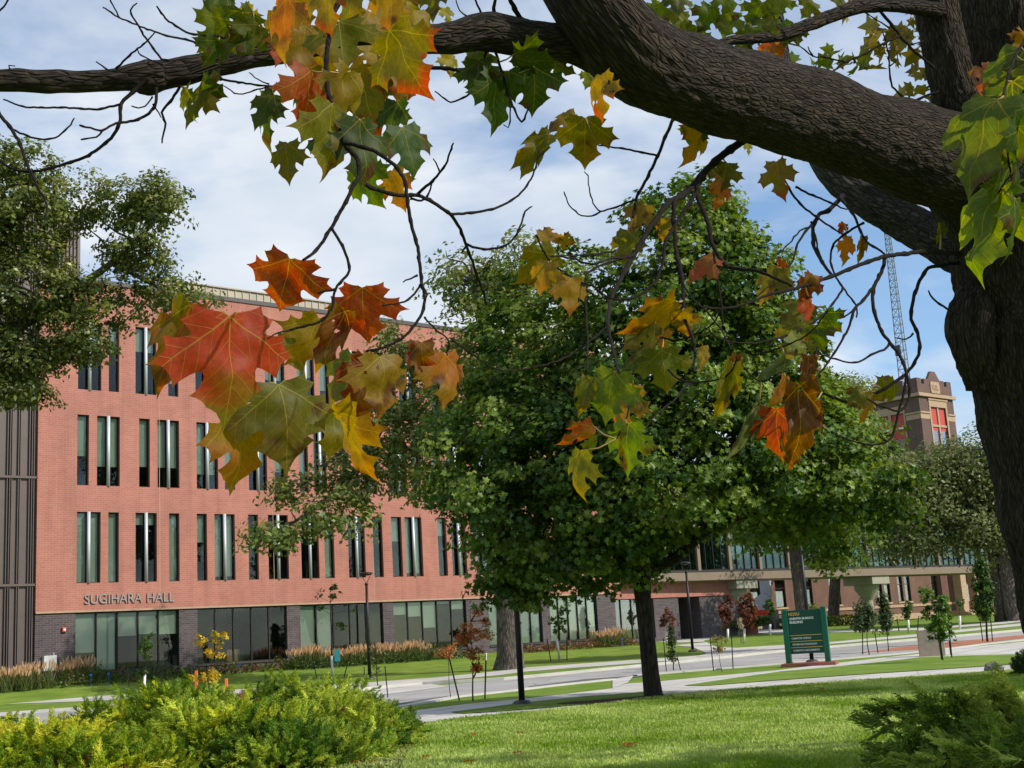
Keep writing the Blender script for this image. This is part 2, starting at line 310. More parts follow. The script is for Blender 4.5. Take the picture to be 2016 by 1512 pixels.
# ------------------------------------------------------------------ ground
def sheet(name, px, z, mat_, world=False, **k):
    pts = [Vector(p) for p in px] if world else [G(*p) for p in px]
    bm = bmesh.new(); vs = [bm.verts.new((p[0], p[1], 0)) for p in pts]; f = bm.faces.new(vs)
    bmesh.ops.triangulate(bm, faces=[f])
    y0 = min(p[1] for p in pts); y1 = max(p[1] for p in pts)
    for c in [45 + i * 70 / 8 for i in range(9)]:
        if y0 < c < y1:
            bmesh.ops.bisect_plane(bm, geom=bm.verts[:] + bm.edges[:] + bm.faces[:], plane_co=(0, c, 0), plane_no=(0, 1, 0))
    for v in bm.verts: v.co.z = gh(v.co.y) + z
    bmesh.ops.recalc_face_normals(bm, faces=bm.faces[:])
    for f in bm.faces:
        if f.normal.z < 0: f.normal_flip()
    me = bpy.data.meshes.new(name); bm.to_mesh(me); bm.free()
    return link(name, me, mat_, kind='structure', **k)
g = sheet('ground', [(-3000, -200, 0), (3000, -200, 0), (3000, 4000, 0), (-3000, 4000, 0)], 0, M['grass'], world=True, label='green mown lawn across the campus', cat='ground')
sheet('road', [(-300, 1432), (0, 1405), (140, 1400), (300, 1390), (600, 1370), (700, 1360), (800, 1352), (860, 1350), (990, 1340), (1100, 1330), (1350, 1305), (1550, 1284), (1815, 1261), (2016, 1243), (2400, 1206),
               (2400, 1232), (2016, 1260), (1815, 1283), (1548, 1306), (1300, 1326), (1206, 1338), (1100, 1349), (1000, 1361), (900, 1372), (800, 1390), (700, 1405), (300, 1440), (0, 1470), (-300, 1500)],
      .010, M['road'], label='pale concrete campus road running past the brick hall', cat='road')
sheet('sidewalk', [(500, 1432), (700, 1412), (806, 1401), (928, 1386), (1067, 1373), (1206, 1356), (1233, 1347), (1300, 1342), (1531, 1320), (1637, 1307), (1815, 1287), (1904, 1275), (2016, 1264), (2400, 1230),
                   (2400, 1268), (2300, 1297), (2016, 1318), (1975, 1321), (1655, 1342), (1477, 1355), (1300, 1369), (1190, 1386), (1067, 1399), (900, 1415), (817, 1427), (700, 1440), (500, 1462)],
      .014, M['concrete'], label='forked concrete sidewalk between the near lawn and the road', cat='sidewalk')
sheet('lawn_island', [(1346, 1351.5), (1442, 1337), (1541, 1323), (1637, 1315), (1815, 1295), (1904, 1292), (2016, 1289), (2400, 1260), (2400, 1262), (2300, 1285), (2016, 1308), (1975, 1311), (1655, 1332), (1477, 1345), (1400, 1351)],
      .030, M['grass'], label='lawn wedge between the two sidewalks behind the beige marker stone', cat='lawn')
sheet('lawn_strip', [(886, 1404), (960, 1395), (1032, 1385), (1150, 1373), (1271, 1364), (1271, 1371), (1185, 1386), (1032, 1399), (914, 1407)],
      .030, M['grass'], label='thin lawn strip in the sidewalk fork left of the maple trunk', cat='lawn')
sheet('crosswalk_ramp', [(1206, 1357), (1236, 1345), (1248, 1331), (1206, 1338)], .020, M['concrete'], label='concrete ramp from the sidewalk to the road', cat='path')
sheet('driveway', [(640, 1356), (700, 1345), (790, 1345), (840, 1346), (880, 1352), (760, 1368), (640, 1374)], .017, M['concrete'], label='concrete driveway apron at the far road edge', cat='driveway')
sheet('far_sidewalk', [(-300, 1396), (0, 1377), (165, 1372), (420, 1360), (700, 1346), (860, 1334), (980, 1322), (1042, 1314), (1350, 1293), (1460, 1284), (1550, 1273), (1637, 1264), (1815, 1248), (1975, 1231), (2300, 1200),
                       (2300, 1204), (1975, 1236), (1815, 1253), (1637, 1268), (1550, 1278), (1460, 1289), (1350, 1299), (1042, 1322), (980, 1330), (860, 1341), (700, 1353), (420, 1369), (165, 1381), (0, 1387), (-300, 1408)],
      .012, M['concrete'], label='narrow sidewalk across the road in front of the brick hall', cat='sidewalk')
sheet('plaza', [(1190, 1262), (1290, 1251), (1365, 1244), (1480, 1239), (1660, 1241), (1660, 1245), (1442, 1250), (1385, 1262), (1410, 1274), (1450, 1276), (1550, 1270), (1550, 1276), (1460, 1287), (1380, 1294), (1370, 1293), (1392, 1287), (1365, 1275), (1300, 1268), (1200, 1271)],
      .020, M['concrete'], label='concrete plaza walk around the flower planter', cat='path')
sheet('far_path', [(1660, 1241), (1815, 1237), (1975, 1225), (2100, 1212), (2100, 1215), (1975, 1229), (1815, 1241), (1660, 1245)], .024, M['concrete'], label='thin far path leading to the old brick building', cat='path')
sheet('paver_crossing', [(1690, 1286), (1760, 1276), (1850, 1267), (2016, 1250), (2400, 1214), (2400, 1228), (2016, 1257), (1850, 1277)], .018, M['paver'], label='red paver crossing band on the road at the right', cat='crossing')
# crack lines and joints are in the concrete; patches of darker road
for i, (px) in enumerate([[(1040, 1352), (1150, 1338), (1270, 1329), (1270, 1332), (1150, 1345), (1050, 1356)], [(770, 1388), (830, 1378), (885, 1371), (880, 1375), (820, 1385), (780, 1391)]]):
    sheet('road_patch', px, .016 + i * .001, M['steel'] if 0 else mat('dark_patch%d' % i, (.10, .10, .11), .9, noise_=.2, nscale=3), label=['long dark patch in the road left of the maple trunk', 'short dark patch in the road beside the juniper'][i], cat='road patch')
def strip(name, px, w_, h_, mat_, step=60, z0=0.0, **k):
    mb = MB(); pts = [G(p[0], p[1]) for p in spline(px, step)]
    n = len(pts); vs = []
    for i, p in enumerate(pts):
        d = (pts[min(i + 1, n - 1)] - pts[max(i - 1, 0)]); d.z = 0; d.normalize(); s = Vector((-d.y, d.x, 0)) * w_ / 2; z = gh(p.y)
        vs += [(p.x - s.x, p.y - s.y, z - .02), (p.x - s.x, p.y - s.y, z + h_), (p.x + s.x, p.y + s.y, z + h_), (p.x + s.x, p.y + s.y, z - .02)]
    fs = [(i * 4 + a, i * 4 + a + 1, i * 4 + 5 + a, i * 4 + 4 + a) for i in range(n - 1) for a in range(3)]
    mb.add(vs, fs); return mb.build(name, mat_, kind='structure', **k)
M['kerb'] = mat('kerb_concrete', (.48, .46, .43), .85, noise_=.12, nscale=1.5)
strip('kerb', [(-300, 1431), (140, 1399), (600, 1369), (830, 1348), (990, 1339), (1350, 1304), (1550, 1283), (1815, 1260), (2016, 1242), (2400, 1205)], .35, .10, M['kerb'], label='pale kerb along the far edge of the road', cat='kerb')
strip('kerb', [(700, 1406), (800, 1391), (900, 1373), (1000, 1362), (1100, 1350), (1204, 1339)], .35, .045, M['kerb'], label='pale kerb along the near road edge left of the ramp', cat='kerb')
strip('kerb', [(1250, 1331), (1300, 1327), (1548, 1307), (1815, 1284), (2016, 1261), (2400, 1233)], .35, .045, M['kerb'], label='pale kerb along the near road edge right of the ramp', cat='kerb')
# mulch ring under the maple
mp = [(1180 + 0, 1391)] ; mc = G(1290, 1379)
bmv = [(mc.x + math.cos(a) * (2.1 + .25 * math.sin(3 * a)), mc.y + .2 + math.sin(a) * (1.2 + .15 * math.sin(5 * a)), 0) for a in [i * 2 * math.pi / 40 for i in range(40)]]
sheet('mulch', bmv, .034, M['mulch'], world=True, label='dark bark mulch ring under the round maple', cat='mulch')
# near-lawn blades
def inst(tv, tf, pos, rot, scl, cols):
    """copies of a small template: tv (k,3), tf (m,n), pos (N,3), rot (N,3,3), scl (N,) , cols (N,4)"""
    tv = np.asarray(tv, np.float32); tf = np.asarray(tf, np.int32); n = len(pos); k = len(tv)
    V = np.einsum('nij,kj->nki', rot, tv) * np.asarray(scl).reshape(n, 1, -1) + pos[:, None, :]
    F = tf[None] + (np.arange(n) * k)[:, None, None]
    return V.reshape(-1, 3), F.reshape(-1, tf.shape[1]), np.repeat(cols, k, axis=0)
def rots(nrm, spin):
    """rotation matrices whose z column is nrm, spun"""
    nrm = nrm / np.linalg.norm(nrm, axis=1, keepdims=True)
    a = np.where(np.abs(nrm[:, 2:3]) < .9, np.array([[0, 0, 1.]]), np.array([[1., 0, 0]]))
    x = np.cross(a, nrm); x /= np.linalg.norm(x, axis=1, keepdims=True); y = np.cross(nrm, x)
    c, s = np.cos(spin)[:, None], np.sin(spin)[:, None]
    return np.stack([x * c + y * s, -x * s + y * c, nrm], axis=2)
def c4(c): return np.concatenate([c, np.ones((len(c), 1))], 1)
def in_poly(x, y, poly):
    r = np.zeros(len(x), bool); n = len(poly)
    for i in range(n):
        x0, y0 = poly[i]; x1, y1 = poly[i - 1]
        c = ((y0 > y) != (y1 > y)) & (x < (x1 - x0) * (y - y0) / (y1 - y0 + 1e-12) + x0); r ^= c
    return r
def fbm2(x, y, s, seed=0):
    return np.array([noise.noise(Vector((a * s, b * s, seed))) for a, b in zip(x, y)])
lawn_px = [(560, 1560), (620, 1500), (700, 1444), (817, 1429), (900, 1417), (1067, 1401), (1190, 1388), (1300, 1371), (1477, 1357), (1655, 1344), (1975, 1323), (2060, 1316), (2100, 1560)]
lp = [tuple(G(*p)[:2]) for p in lawn_px]
NB = 190000
gx = rs.uniform(-9, 20, NB * 6); gy = 12 + 34 * rs.rand(NB * 6) ** 1.6
k_ = in_poly(gx, gy, lp) & (np.abs(gx) < gy * .44 + 1); gx, gy = gx[k_][:NB], gy[k_][:NB]
cl = fbm2(gx[::1], gy[::1], .45) + .55 * fbm2(gx, gy, 1.7, 3)
cl = np.clip(.5 + cl * 1.0, 0, 1)
n_ = len(gx); up = np.stack([rs.normal(0, .38, n_), rs.normal(0, .38, n_), np.ones(n_)], 1)
ca = np.array([.17, .28, .025]); cb_ = np.array([.44, .53, .155])
colr = ca + (cb_ - ca) * cl[:, None] + rs.normal(0, .012, (n_, 1)); colr *= rs.uniform(.75, 1.25, (n_, 1)); dry = rs.rand(n_) < .03; colr[dry] = [.30, .28, .12]
V, F_, Cc = inst([(-.006, 0, 0), (.006, 0, 0), (.012, .010, .05), (0, .02, .062)], [(0, 1, 2, 3)], np.stack([gx, gy, np.full(n_, .002)], 1), rots(up, rs.uniform(0, 6.3, n_)), rs.uniform(.6, 1.25, n_), c4(np.clip(colr, .01, .7)))
link('grass', np_mesh('grass', V, F_, Cc), M['blade'], label='short mown grass blades on the sunlit near lawn', cat='grass', kind='stuff')

# ------------------------------------------------------------------ the brick hall
hall = empty('brick_hall', FORG, R(90) - AZF, label='long red brick university hall with narrow tall windows and a charcoal brick base', cat='building')
# local frame: x along the facade (away to the right), y into the building, z up
ULEN = 36.8; U0 = -.62; ZB = 3.95; ZT = 20.2; TH = .32
def U(x, y): return fac(x, y)[0]
row2 = [(151, 198, 2), (213, 234, 1), (267, 309, 2), (333, 353.5, 1), (388, 408, 1), (423, 463, 2), (489.6, 509, 1), (528.5, 568, 2), (593, 628, 2), (639, 658, 1), (686, 719, 2), (734.5, 754, 1), (772, 792, 1), (798.5, 832, 2), (863, 880, 1), (889.6, 918, 2), (937, 966, 2), (974, 991, 1)]
row3 = [(152, 175, 1), (191, 236, 2), (274, 295, 1), (310, 353, 2), (387, 429, 2), (442, 462, 1), (489, 525, 2), (540, 560, 1), (589, 606, 1), (617, 642, 2), (668, 686, 1), (713, 740, 2), (766, 799, 2), (811, 826, 1), (850, 866, 1), (880, 908, 2), (930, 957, 2), (968, 982, 1)]
rows = []
for (lst, ym, z0, z1) in ((row2, 1080, 5.27, 8.68), (row3, 890, 9.97, 13.45), (row2, 745, 14.71, 18.2)):
    L_ = []
    for a, b_, n in lst:
        L_.append([U(a, 1080 if lst is row2 else 890), U(b_, 1080 if lst is row2 else 890), n])
    # the last bays, hidden by the trees, keep the rhythm
    u = L_[-1][1] + 1.3; k = 0
    while u < ULEN - 2:
        wd, n = [(1.15, 2), (.6, 1), (.6, 1), (1.15, 2), (1.15, 2), (.6, 1)][k % 6]; L_.append([u, u + wd, n]); u += wd + [.55, 1.0, .5, 1.0][k % 4]; k += 1
    rows.append((L_, z0, z1))
mb = MB(); zc = ZB
for L_, z0, z1 in rows:
    mb.box(U0, ULEN, 0, TH, zc, z0); u = U0
    for a, b_, n in L_: mb.box(u, a, 0, TH, z0, z1); u = b_
    mb.box(u, ULEN, 0, TH, z0, z1); zc = z1
mb.box(U0, ULEN, 0, TH, zc, ZT)
mb.box(U0, U0 + TH, TH, 16, ZB, ZT).box(ULEN - TH, ULEN, TH, 16, ZB, ZT).box(U0 + TH, ULEN - TH, 15.7, 16, 0, ZT)
wall = mb.build('brick_wall', M['redbrick'], hall)
mb = MB().box(U0 - .03, ULEN + .03, -.06, .45, ZT, ZT + .22); mb.box(TH, ULEN - TH, TH + .15, 15.6, ZT - .5, ZT - .3)
mb.build('roof', M['coping'], hall)
mb = MB()
for j in (5.5, 11.9, 18.2, 24.4, 30.6):
    mb.box(j - .012, j + .012, -.004, .01, ZB, ZT)
mb.box(U0, ULEN, -.035, .02, ZB - .06, ZB + .02)
mb.build('stone_band', M['stone'], hall)
mb = MB(); mb.box(7, 19.5, 3.4, 3.6, 20.0, 21.95)
for i in range(27): mb.box(7.05 + i * .46, 7.09 + i * .46, 3.35, 3.399, 20.5, 21.95)
mb.box(7, 19.5, 3.3, 3.6, 21.951, 22.03)
mb.build('roof_screen', M['beigemetal'], hall)
# ground floor
bays = [(149, 354), (390, 567), (593, 757), (778, 922), (966, 1071), (1087, 1181)]
SILL = 1.1; BT = 3.86
mb = MB(); mb.box(U0, ULEN, .05, TH, -1, SILL - .08); u = U0; bu = []
for a, b_ in bays:
    ua, ub = U(a, 1260), U(b_, 1260); bu.append((ua, ub)); mb.box(u, ua, .05, TH, SILL - .08, ZB - .06); u = ub
mb.box(u, ULEN, .05, TH, SILL - .08, ZB - .06); mb.box(U0 + .05, U0 + TH, TH, 16, -1, ZB - .06).box(ULEN - TH, ULEN - .05, TH, 16, -1, ZB - .06)
mb.build('base_wall', M['darkbrick'], hall)
mb = MB()
for ua, ub in bu: mb.box(ua - .04, ub + .04, -.02, .34, SILL - .08, SILL)
mb.build('window_sill', M['coping'], hall)
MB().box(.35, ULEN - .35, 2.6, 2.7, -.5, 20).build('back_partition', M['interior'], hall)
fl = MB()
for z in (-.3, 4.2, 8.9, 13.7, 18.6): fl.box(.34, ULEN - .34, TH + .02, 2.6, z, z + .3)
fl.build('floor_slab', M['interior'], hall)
GY = .20 # glass plane
def window(ua, ub, z0, z1, n, blind, parent=hall, gy=GY, nm='window'):
    f = MB(); e = .045
    f.box(ua, ua + e, gy - .04, gy + .06, z0, z1).box(ub - e, ub, gy - .04, gy + .06, z0, z1).box(ua + e, ub - e, gy - .04, gy + .06, z0, z0 + e).box(ua + e, ub - e, gy - .04, gy + .06, z1 - e, z1)
    for i in range(1, n):
        c = ua + (ub - ua) * i / n; f.box(c - .03, c + .03, gy - .05, gy + .07, z0 + e, z1 - e)
    o = f.build(nm, M['frame'], parent)
    MB().box(ua + e, ub - e, gy, gy + .012, z0 + e, z1 - e).build('pane', M['glass'], o)
    for i in range(n):
        bl = blind[i % len(blind)]
        if bl > 0.02:
            a = ua + (ub - ua) * i / n + .05; b_ = ua + (ub - ua) * (i + 1) / n - .05
            MB().box(a, b_, gy + .10, gy + .11, z1 - e - (z1 - z0 - 2 * e) * bl, z1 - e).build('blind', M['blind'], o)
    return o
bl2 = [1, 1, .16, 1, .42, .95, 0, 0, .3, 1, .1, 0, .4, .95, .3, .1, .9, .5]
bl3 = [.58, .72, .70, .70, .78, .68, .6, .7, .72, .7, .5, .66, .8, .6, .7, .7, .7, .6]
bl4 = [.45, .40, .35, .8, .5, .4, .3, .6, .5, .7, .6, .4, .5, .3, .6, .5, .4, .6]
for (L_, z0, z1), bl in zip(rows, (bl2, bl3, bl4)):
    for i, (a, b_, n) in enumerate(L_):
        v = bl[i % len(bl)]
        o = window(a, b_, z0, z1, n, [v])
        if n == 2:
            c = (a + b_) / 2
            MB().tube([(c, .02, z0 - .03), (c, .02, z1 + .01)], .085, 14).build('fin', M['fin'], o, smooth=True)
gb = [[.68, 1, .42, .40, .42], [0, 0, 0, 0, 0], [1, 1, 0, .0, .0], [.25, .30, .55, .05, .18], [1, 1, 1, 1, 1], [1, 1, 1, 1, .72]]
for (ua, ub), b_ in zip(bu, gb): window(ua, ub, SILL, BT, 5, b_, nm='ground_window')
# name on the wall
for wd, xa, xb in (('SUGIHARA', 166, 279), ('HALL', 289, 342)):
    me = text_mesh(wd, 1.0, .02); xs = [v.co.x for v in me.vertices]; ys = [v.co.y for v in me.vertices]
    ua, ub = U(xa, 1180), U(xb, 1180); sx_ = (ub - ua) / (max(xs) - min(xs)); sz_ = .46 / (max(ys) - min(ys))
    for v in me.vertices: v.co = Vector((ua + (v.co.x - min(xs)) * sx_, -.06 - v.co.z * .8, 4.27 + (v.co.y - min(ys)) * sz_))
    link('lettering', me, M['letter'], hall)
# services on the base wall
ub_ = U(96, 1303)
o = MB().box(ub_ - .3, ub_ + .3, -.22, .04, 1.25, 1.95).build('utility_box', M['greybox'], hall, bevel=.02)
MB().tube([(ub_ - .15, -.08, -.2), (ub_ - .15, -.08, 1.24)], .025).tube([(ub_ + .12, -.08, -.2), (ub_ + .12, -.08, 1.24)], .025).tube([(ub_ + .2, -.08, 1.96), (ub_ + .2, -.08, 2.08)], .02).build('conduit', M['greybox'], o)
us = U(126, 1232); o = MB().box(us - .1, us + .1, -.06, .04, 3.0, 3.22).build('fire_strobe', M['strobe'], hall, bevel=.01)
MB().box(us - .05, us + .05, -.09, -.062, 3.06, 3.16).build('lens', M['white'], o)
# crate seen behind the second window
MB().box(U(463, 1290), U(488, 1290), .9, 1.4, 1.1, 1.75).build('crate', M['wood'], hall)
# bronze metal stair tower at the left end
mb = MB(); mb.box(-9, U0 - .02, .18, 9, -.6, 24); 
x = U0 - .12; k = 0
pat = [.10, .12, .42, .09, .3, .09, .12, .5, .1, .34]
while x > -8.8:
    for (za, zb) in ((-.5, 5.15), (5.32, 10.2), (10.37, 16), (16.17, 24)): mb.box(x - .035, x, .07, .178, za, zb)
    x -= pat[k % len(pat)]; k += 1
for z in (5.15, 10.2, 16.0): mb.box(-9, U0 - .03, .05, .176, z + .03, z + .14)
mb.build('metal_cladding', M['metalpanel'], hall)
# rooftop plant room
mb = MB(); mb.box(1.2, 4.6, 8.5, 15, 20, 26.2)
for i in range(16): mb.box(1.25 + i * .21, 1.33 + i * .21, 8.4, 8.498, 20, 26.2)
mb.build('plant_room', M['metalpanel'], hall)

# low link wing beyond the far end of the hall
wing = empty('link_wing', FORG + Vector(DV * 37.0), R(90) - AZF, label='low link wing with amber windows between the brick hall and the old building', cat='building')
WO = FP0 + DV * 37.0
def WU(px): return fac(px, 1230, off=-2.2, org=WO)[0]
w1a, w1b, w2a, w2b, we = .6, WU(1292), WU(1341), WU(1383), WU(1476)
MB().box(0, we, 2.2, 9, 3.6, 4.6).build('upper_band', M['redbrick'], wing)
MB().box(0, we, 1.6, 9, 4.6, 5.3).build('fascia', M['tan'], wing)
MB().box(0, w1a, 2.3, 9, -.5, 3.6).box(w1b, w2a, 2.3, 9, -.5, 3.6).box(w2b, we, 2.3, 9, -.5, 3.6).box(w1a, w1b, 2.3, 9, -.5, .9).build('wall', M['darkbrick'], wing)
o = window(w1a, w1b, .9, 3.6, 5, [0], parent=wing, gy=2.5); MB().box(w1a + .1, w1b - .1, 2.9, 3.0, .9, 3.6).build('curtain', M['brownpane'], o)
MB().box(w2a, w2b, 5.5, 5.6, -.5, 3.6).build('recess', M['interior'], wing)
o = window(w2a + .8, w2b - .8, 0.4, 3.3, 3, [0], parent=wing, gy=4.6, nm='glass_door')
# raised planting bed along the hall
def bed_z(off): return .68 - .13 * min(off / 2.5, 1)
def BP(px, off):
    u, _ = fac(px, 1290, off); p = FP0 + DV * u + NV * off; return Vector((p[0], p[1], bed_z(off) if off < 2.5 else .55 + (gh(p[1]) - .55) * min((off - 2.5) / 4.5, 1)))
mb = MB(); offs = [-.1, 1.2, 2.5, 3.5, 5, 6.9, 7.4]; us_ = list(np.arange(-8, 42, 2.0))
for u in us_:
    for o_ in offs:
        p = FP0 + DV * u + NV * o_; g_ = gh(p[1]); z = bed_z(max(o_, 0)) if o_ <= 2.5 else .55 + (g_ - .55) * min((o_ - 2.5) / 4.5, 1)
        if o_ > 7: z = g_ - .1
        mb.v.append((p[0], p[1], z))
k_ = len(offs); mb.f = [(i * k_ + j, i * k_ + j + 1, (i + 1) * k_ + j + 1, (i + 1) * k_ + j) for i in range(len(us_) - 1) for j in range(k_ - 1)]
mb.build('lawn_bank', M['grass'], smooth=True, kind='structure', label='gentle lawn bank rising to the foot of the brick hall', cat='lawn')
# ------------------------------------------------------------------ skywalk
def HP(px, d): # point at eye level seen in column px, depth d
    lo, hi = 900, 1500
    for _ in range(40):
        m_ = (lo + hi) / 2
        if ray(px, m_)[2] > 0: lo = m_
        else: hi = m_
    return P(px, lo, d)
BA, BB = HP(1222, 86.5), HP(2030, 119)
bd = (BB - BA); bd.z = 0; BL = bd.length; baz = math.atan2(bd.y, bd.x)
br = empty('skywalk', (BA.x, BA.y, 0), baz, label='enclosed glass skywalk with beige girders on two flared concrete piers', cat='bridge')
Z0 = 4.66
MB().box(0, BL, -1.6, 1.6, Z0, Z0 + .62).build('girder', M['bridge_beige'], br, bevel=.02)
MB().box(0, BL, -1.65, 1.65, Z0 + .622, Z0 + .70).build('floor_edge', M['coping'], br)
MB().box(0, BL, -1.7, 1.7, Z0 + 3.75, Z0 + 4.35).build('roof_girder', M['bridge_beige'], br, bevel=.02)
nb = int(BL / 3.1); s = BL / nb; po = MB(); mu = MB(); di = MB(); gl = MB()
for i in range(nb + 1):
    for yy in (-1.5, 1.5): MB().box(i * s - .14, i * s + .14, yy - .12, yy + .12, Z0 + .70, Z0 + 3.748).build('post', M['bridge_beige'], br)
for i in range(nb):
    for yy in (-1.44, 1.44):
        for k in range(1, 4): mu.box(i * s + s * k / 4 - .03, i * s + s * k / 4 + .03, yy - .04, yy + .04, Z0 + .78, Z0 + 3.748)
        mu.box(i * s + .142, i * s + s - .142, yy - .05, yy + .05, Z0 + .70, Z0 + .78)
        a = Vector((i * s + .1, yy * .86, Z0 + .75)); b_ = Vector((i * s + s - .1, yy * .86, Z0 + 3.7))
        if i % 2: a.z, b_.z = b_.z, a.z
        di.tube([a, b_], .06, 6)
for yy in (-1.42, 1.42): gl.box(0, BL, yy - .01, yy + .01, Z0 + .705, Z0 + 3.745)
mu.build('mullion', M['darkmetal'], br); di.build('brace', M['truss'], br); gl.build('glazing', M['glass_green'], br)
for k, px in enumerate((1446, 1709)):
    # where the column crosses the bridge line
    best = min(np.linspace(0, BL, 400), key=lambda u: abs((lambda p: 1008 + FPX * ((np.array(p) - CAM) @ _X) / ((np.array(p) - CAM) @ _F) - px)((BA.x + math.cos(baz) * u, BA.y + math.sin(baz) * u, 3))))
    mb = MB(); u = best; g0 = gh(BA.y + math.sin(baz) * u)
    mb.lathe([(.62, -.3), (.62, .2), (.40, .6), (.38, 2.6 - g0), (.40, 2.75 - g0), (.95, 3.55 - g0), (1.0, 3.6 - g0), (1.0, 4.0 - g0)], (u, 0, g0), 20)
    mb.box(u - 1.15, u + 1.15, -1.45, 1.45, 4.0, Z0 - .01)
    mb.build('pier', M['pier'], br, bevel=.02)

# ------------------------------------------------------------------ old brick building
OQ = CAM + ray(1470, 1225) * 112; OO = np.array([OQ[0], OQ[1], 0]); OG = .95
old = empty('old_brick_building', (OO[0], OO[1], OG), R(90) - AZF, label='old brown brick building with sandstone base course and tall dark windows behind the skywalk', cat='building')
OL = 62
def OU(px): return fac(px, 1190, org=OO)[0]
wpx = [(1479, 1499), (1529, 1549), (1589, 1602), (1636, 1657), (1730, 1740), (1744, 1756), (1771, 1781), (1785, 1796), (1838, 1850), (1966, 1976)]
ws = [(OU(a), OU(b_)) for a, b_ in wpx]; lv = [(1.75, 5.2), (6.6, 9.6), (10.8, 13.4)]
mb = MB(); zc = 1.45
for z0, z1 in lv:
    mb.box(0, OL, 0, .4, zc, z0); u = 0
    for a, b_ in ws: mb.box(u, a, 0, .4, z0, z1); u = b_
    mb.box(u, OL, 0, .4, z0, z1); zc = z1
mb.box(0, OL, 0, .4, zc, 15); mb.box(0, .4, .4, 14, -1, 15).box(.4, OL, 13.6, 14, -1, 15)
mb.build('wall', M['oldbrick'], old)
mb = MB().box(-.06, OL, -.08, .4, -1, .55).box(-.06, OL, -.12, .39, 1.2, 1.45)
for z0, z1 in lv:
    for a, b_ in ws: mb.box(a - .15, b_ + .15, -.07, .1, z0 - .16, z0).box(a - .1, b_ + .1, -.05, .1, z1, z1 + .28)
mb.box(-.1, OL, -.25, .4, 14.6, 14.9)
mb.build('stone_trim', M['stone'], old)
MB().box(0, OL, -.02, .4, .55, 1.2).build('plinth', M['oldbrick'], old)
MB().box(.4, OL, .4, 13.6, 14.3, 14.5).build('roof', M['coping'], old)
MB().box(.5, OL - .5, 1.8, 1.9, -.5, 14.2).build('partition', M['interior'], old)
for z0, z1 in lv:
    for a, b_ in ws:
        if b_ - a < .2: continue
        f = MB().box(a, a + .07, .14, .22, z0, z1).box(b_ - .07, b_, .14, .22, z0, z1).box(a + .07, b_ - .07, .14, .22, z0, z0 + .07).box(a + .07, b_ - .07, .14, .22, z1 - .07, z1).box(a + .07, b_ - .07, .13, .23, (z0 + z1) / 2 - .04, (z0 + z1) / 2 + .04)
        o = f.build('window', M['frame'], old); MB().box(a + .07, b_ - .07, .17, .18, z0 + .07, z1 - .07).build('pane', M['glass'], o)
e0 = OU(1856); e1 = OU(1916)
mb = MB().box(e0, e0 + 1.0, -2.4, -1.5, 0, 6.4).box(e0 + 2.7, e0 + 3.7, -2.4, -1.5, 0, 6.4).box(e0 - .2, e0 + 6.6, -2.6, -.01, 6.4, 7.2).box(e0 + 5.6, e0 + 6.6, -2.4, -1.5, 0, 6.4)
mb.build('porch', M['stone'], old, bevel=.03)
mb = MB()
for k in range(5): mb.box(e0 - .5, e0 + 8 - k * .3, -4.2 + k * .35, -.13, -.3 + k * .17, -.13 + k * .17 - .004)
mb.build('steps', M['stone'], old)
o = MB().box(e0 + 3.9, e0 + 5.4, -.10, .3, .5, 3.4).build('door', M['wood'], old); MB().box(e0 + 4.2, e0 + 5.1, -.13, -.101, 1.2, 3.2).build('door_pane', M['glass'], o)

# ------------------------------------------------------------------ tower with battlements
TQ = CAM + ray(1823, 900) * 168; TO = np.array([TQ[0], TQ[1], 0])
tw = empty('brick_tower', (TO[0], TO[1], 0), R(90) - AZF, label='brown brick square tower with notched parapet, stone belts and red window frames', cat='tower')
def TZ(px, py): return fac(px, py, org=TO)[1]
TW = fac(1877, 800, org=TO)[0]; Ht = TZ(1818, 745)
# depth of the left face, found from its far edge in the photo
def leftw(px):
    q = ray(px, 850); a_ = np.array([[q[0], NV[0]], [q[1], NV[1]]]); t_, s_ = np.linalg.solve(a_, TO[:2] - CAM[:2] + 0 * q[:2]); return s_
TD = abs(leftw(1696))
print('tower', TW, TD, Ht)
zb1, zb2 = TZ(1824, 780), TZ(1826, 814) # cornice, belt
def prof(w_, h_): # parapet outline with two notches and a gable
    c = w_ / 2; g_ = w_ * .17
    return [(0, 0), (w_, 0), (w_, h_), (w_ * .87, h_), (w_ * .87, h_ - .75), (w_ * .79, h_ - .75), (w_ * .79, h_), (c + g_, h_), (c + .5, h_ + 1.15), (c - .5, h_ + 1.15), (c - g_, h_), (w_ * .21, h_), (w_ * .21, h_ - .75), (w_ * .13, h_ - .75), (w_ * .13, h_), (0, h_)]
def slab(mb, poly, axis, off, th):
    n = len(poly)
    if axis == 'x': a = [(u, off, z) for u, z in poly]; b_ = [(u, off + th, z) for u, z in poly]
    else: a = [(off, u, z) for u, z in poly]; b_ = [(off + th, u, z) for u, z in poly]
    mb.add(a + b_, [tuple(range(n)), tuple(range(2 * n - 1, n - 1, -1))] + [(i, n + i, n + (i + 1) % n, (i + 1) % n) for i in range(n)])
wx = (TW * .30, TW * .74); wz1 = zb2 + 1.0; wz0 = wz1 - 5.2
wy = [(TD * .27, TD * .48), (TD * .52, TD * .73)]
mb = MB()
mb.box(0, wx[0], 0, .4, 0, zb1).box(wx[1], TW, 0, .4, 0, zb1).box(wx[0], wx[1], 0, .4, 0, wz0).box(wx[0], wx[1], 0, .4, wz1, zb1)
mb.box(0, .4, .4, wy[0][0], 0, zb1).box(0, .4, wy[0][1], wy[1][0], 0, zb1).box(0, .4, wy[1][1], TD, 0, zb1)
for a, b_ in wy: mb.box(0, .4, a, b_, 0, wz0).box(0, .4, a, b_, wz1 - .6, zb1)
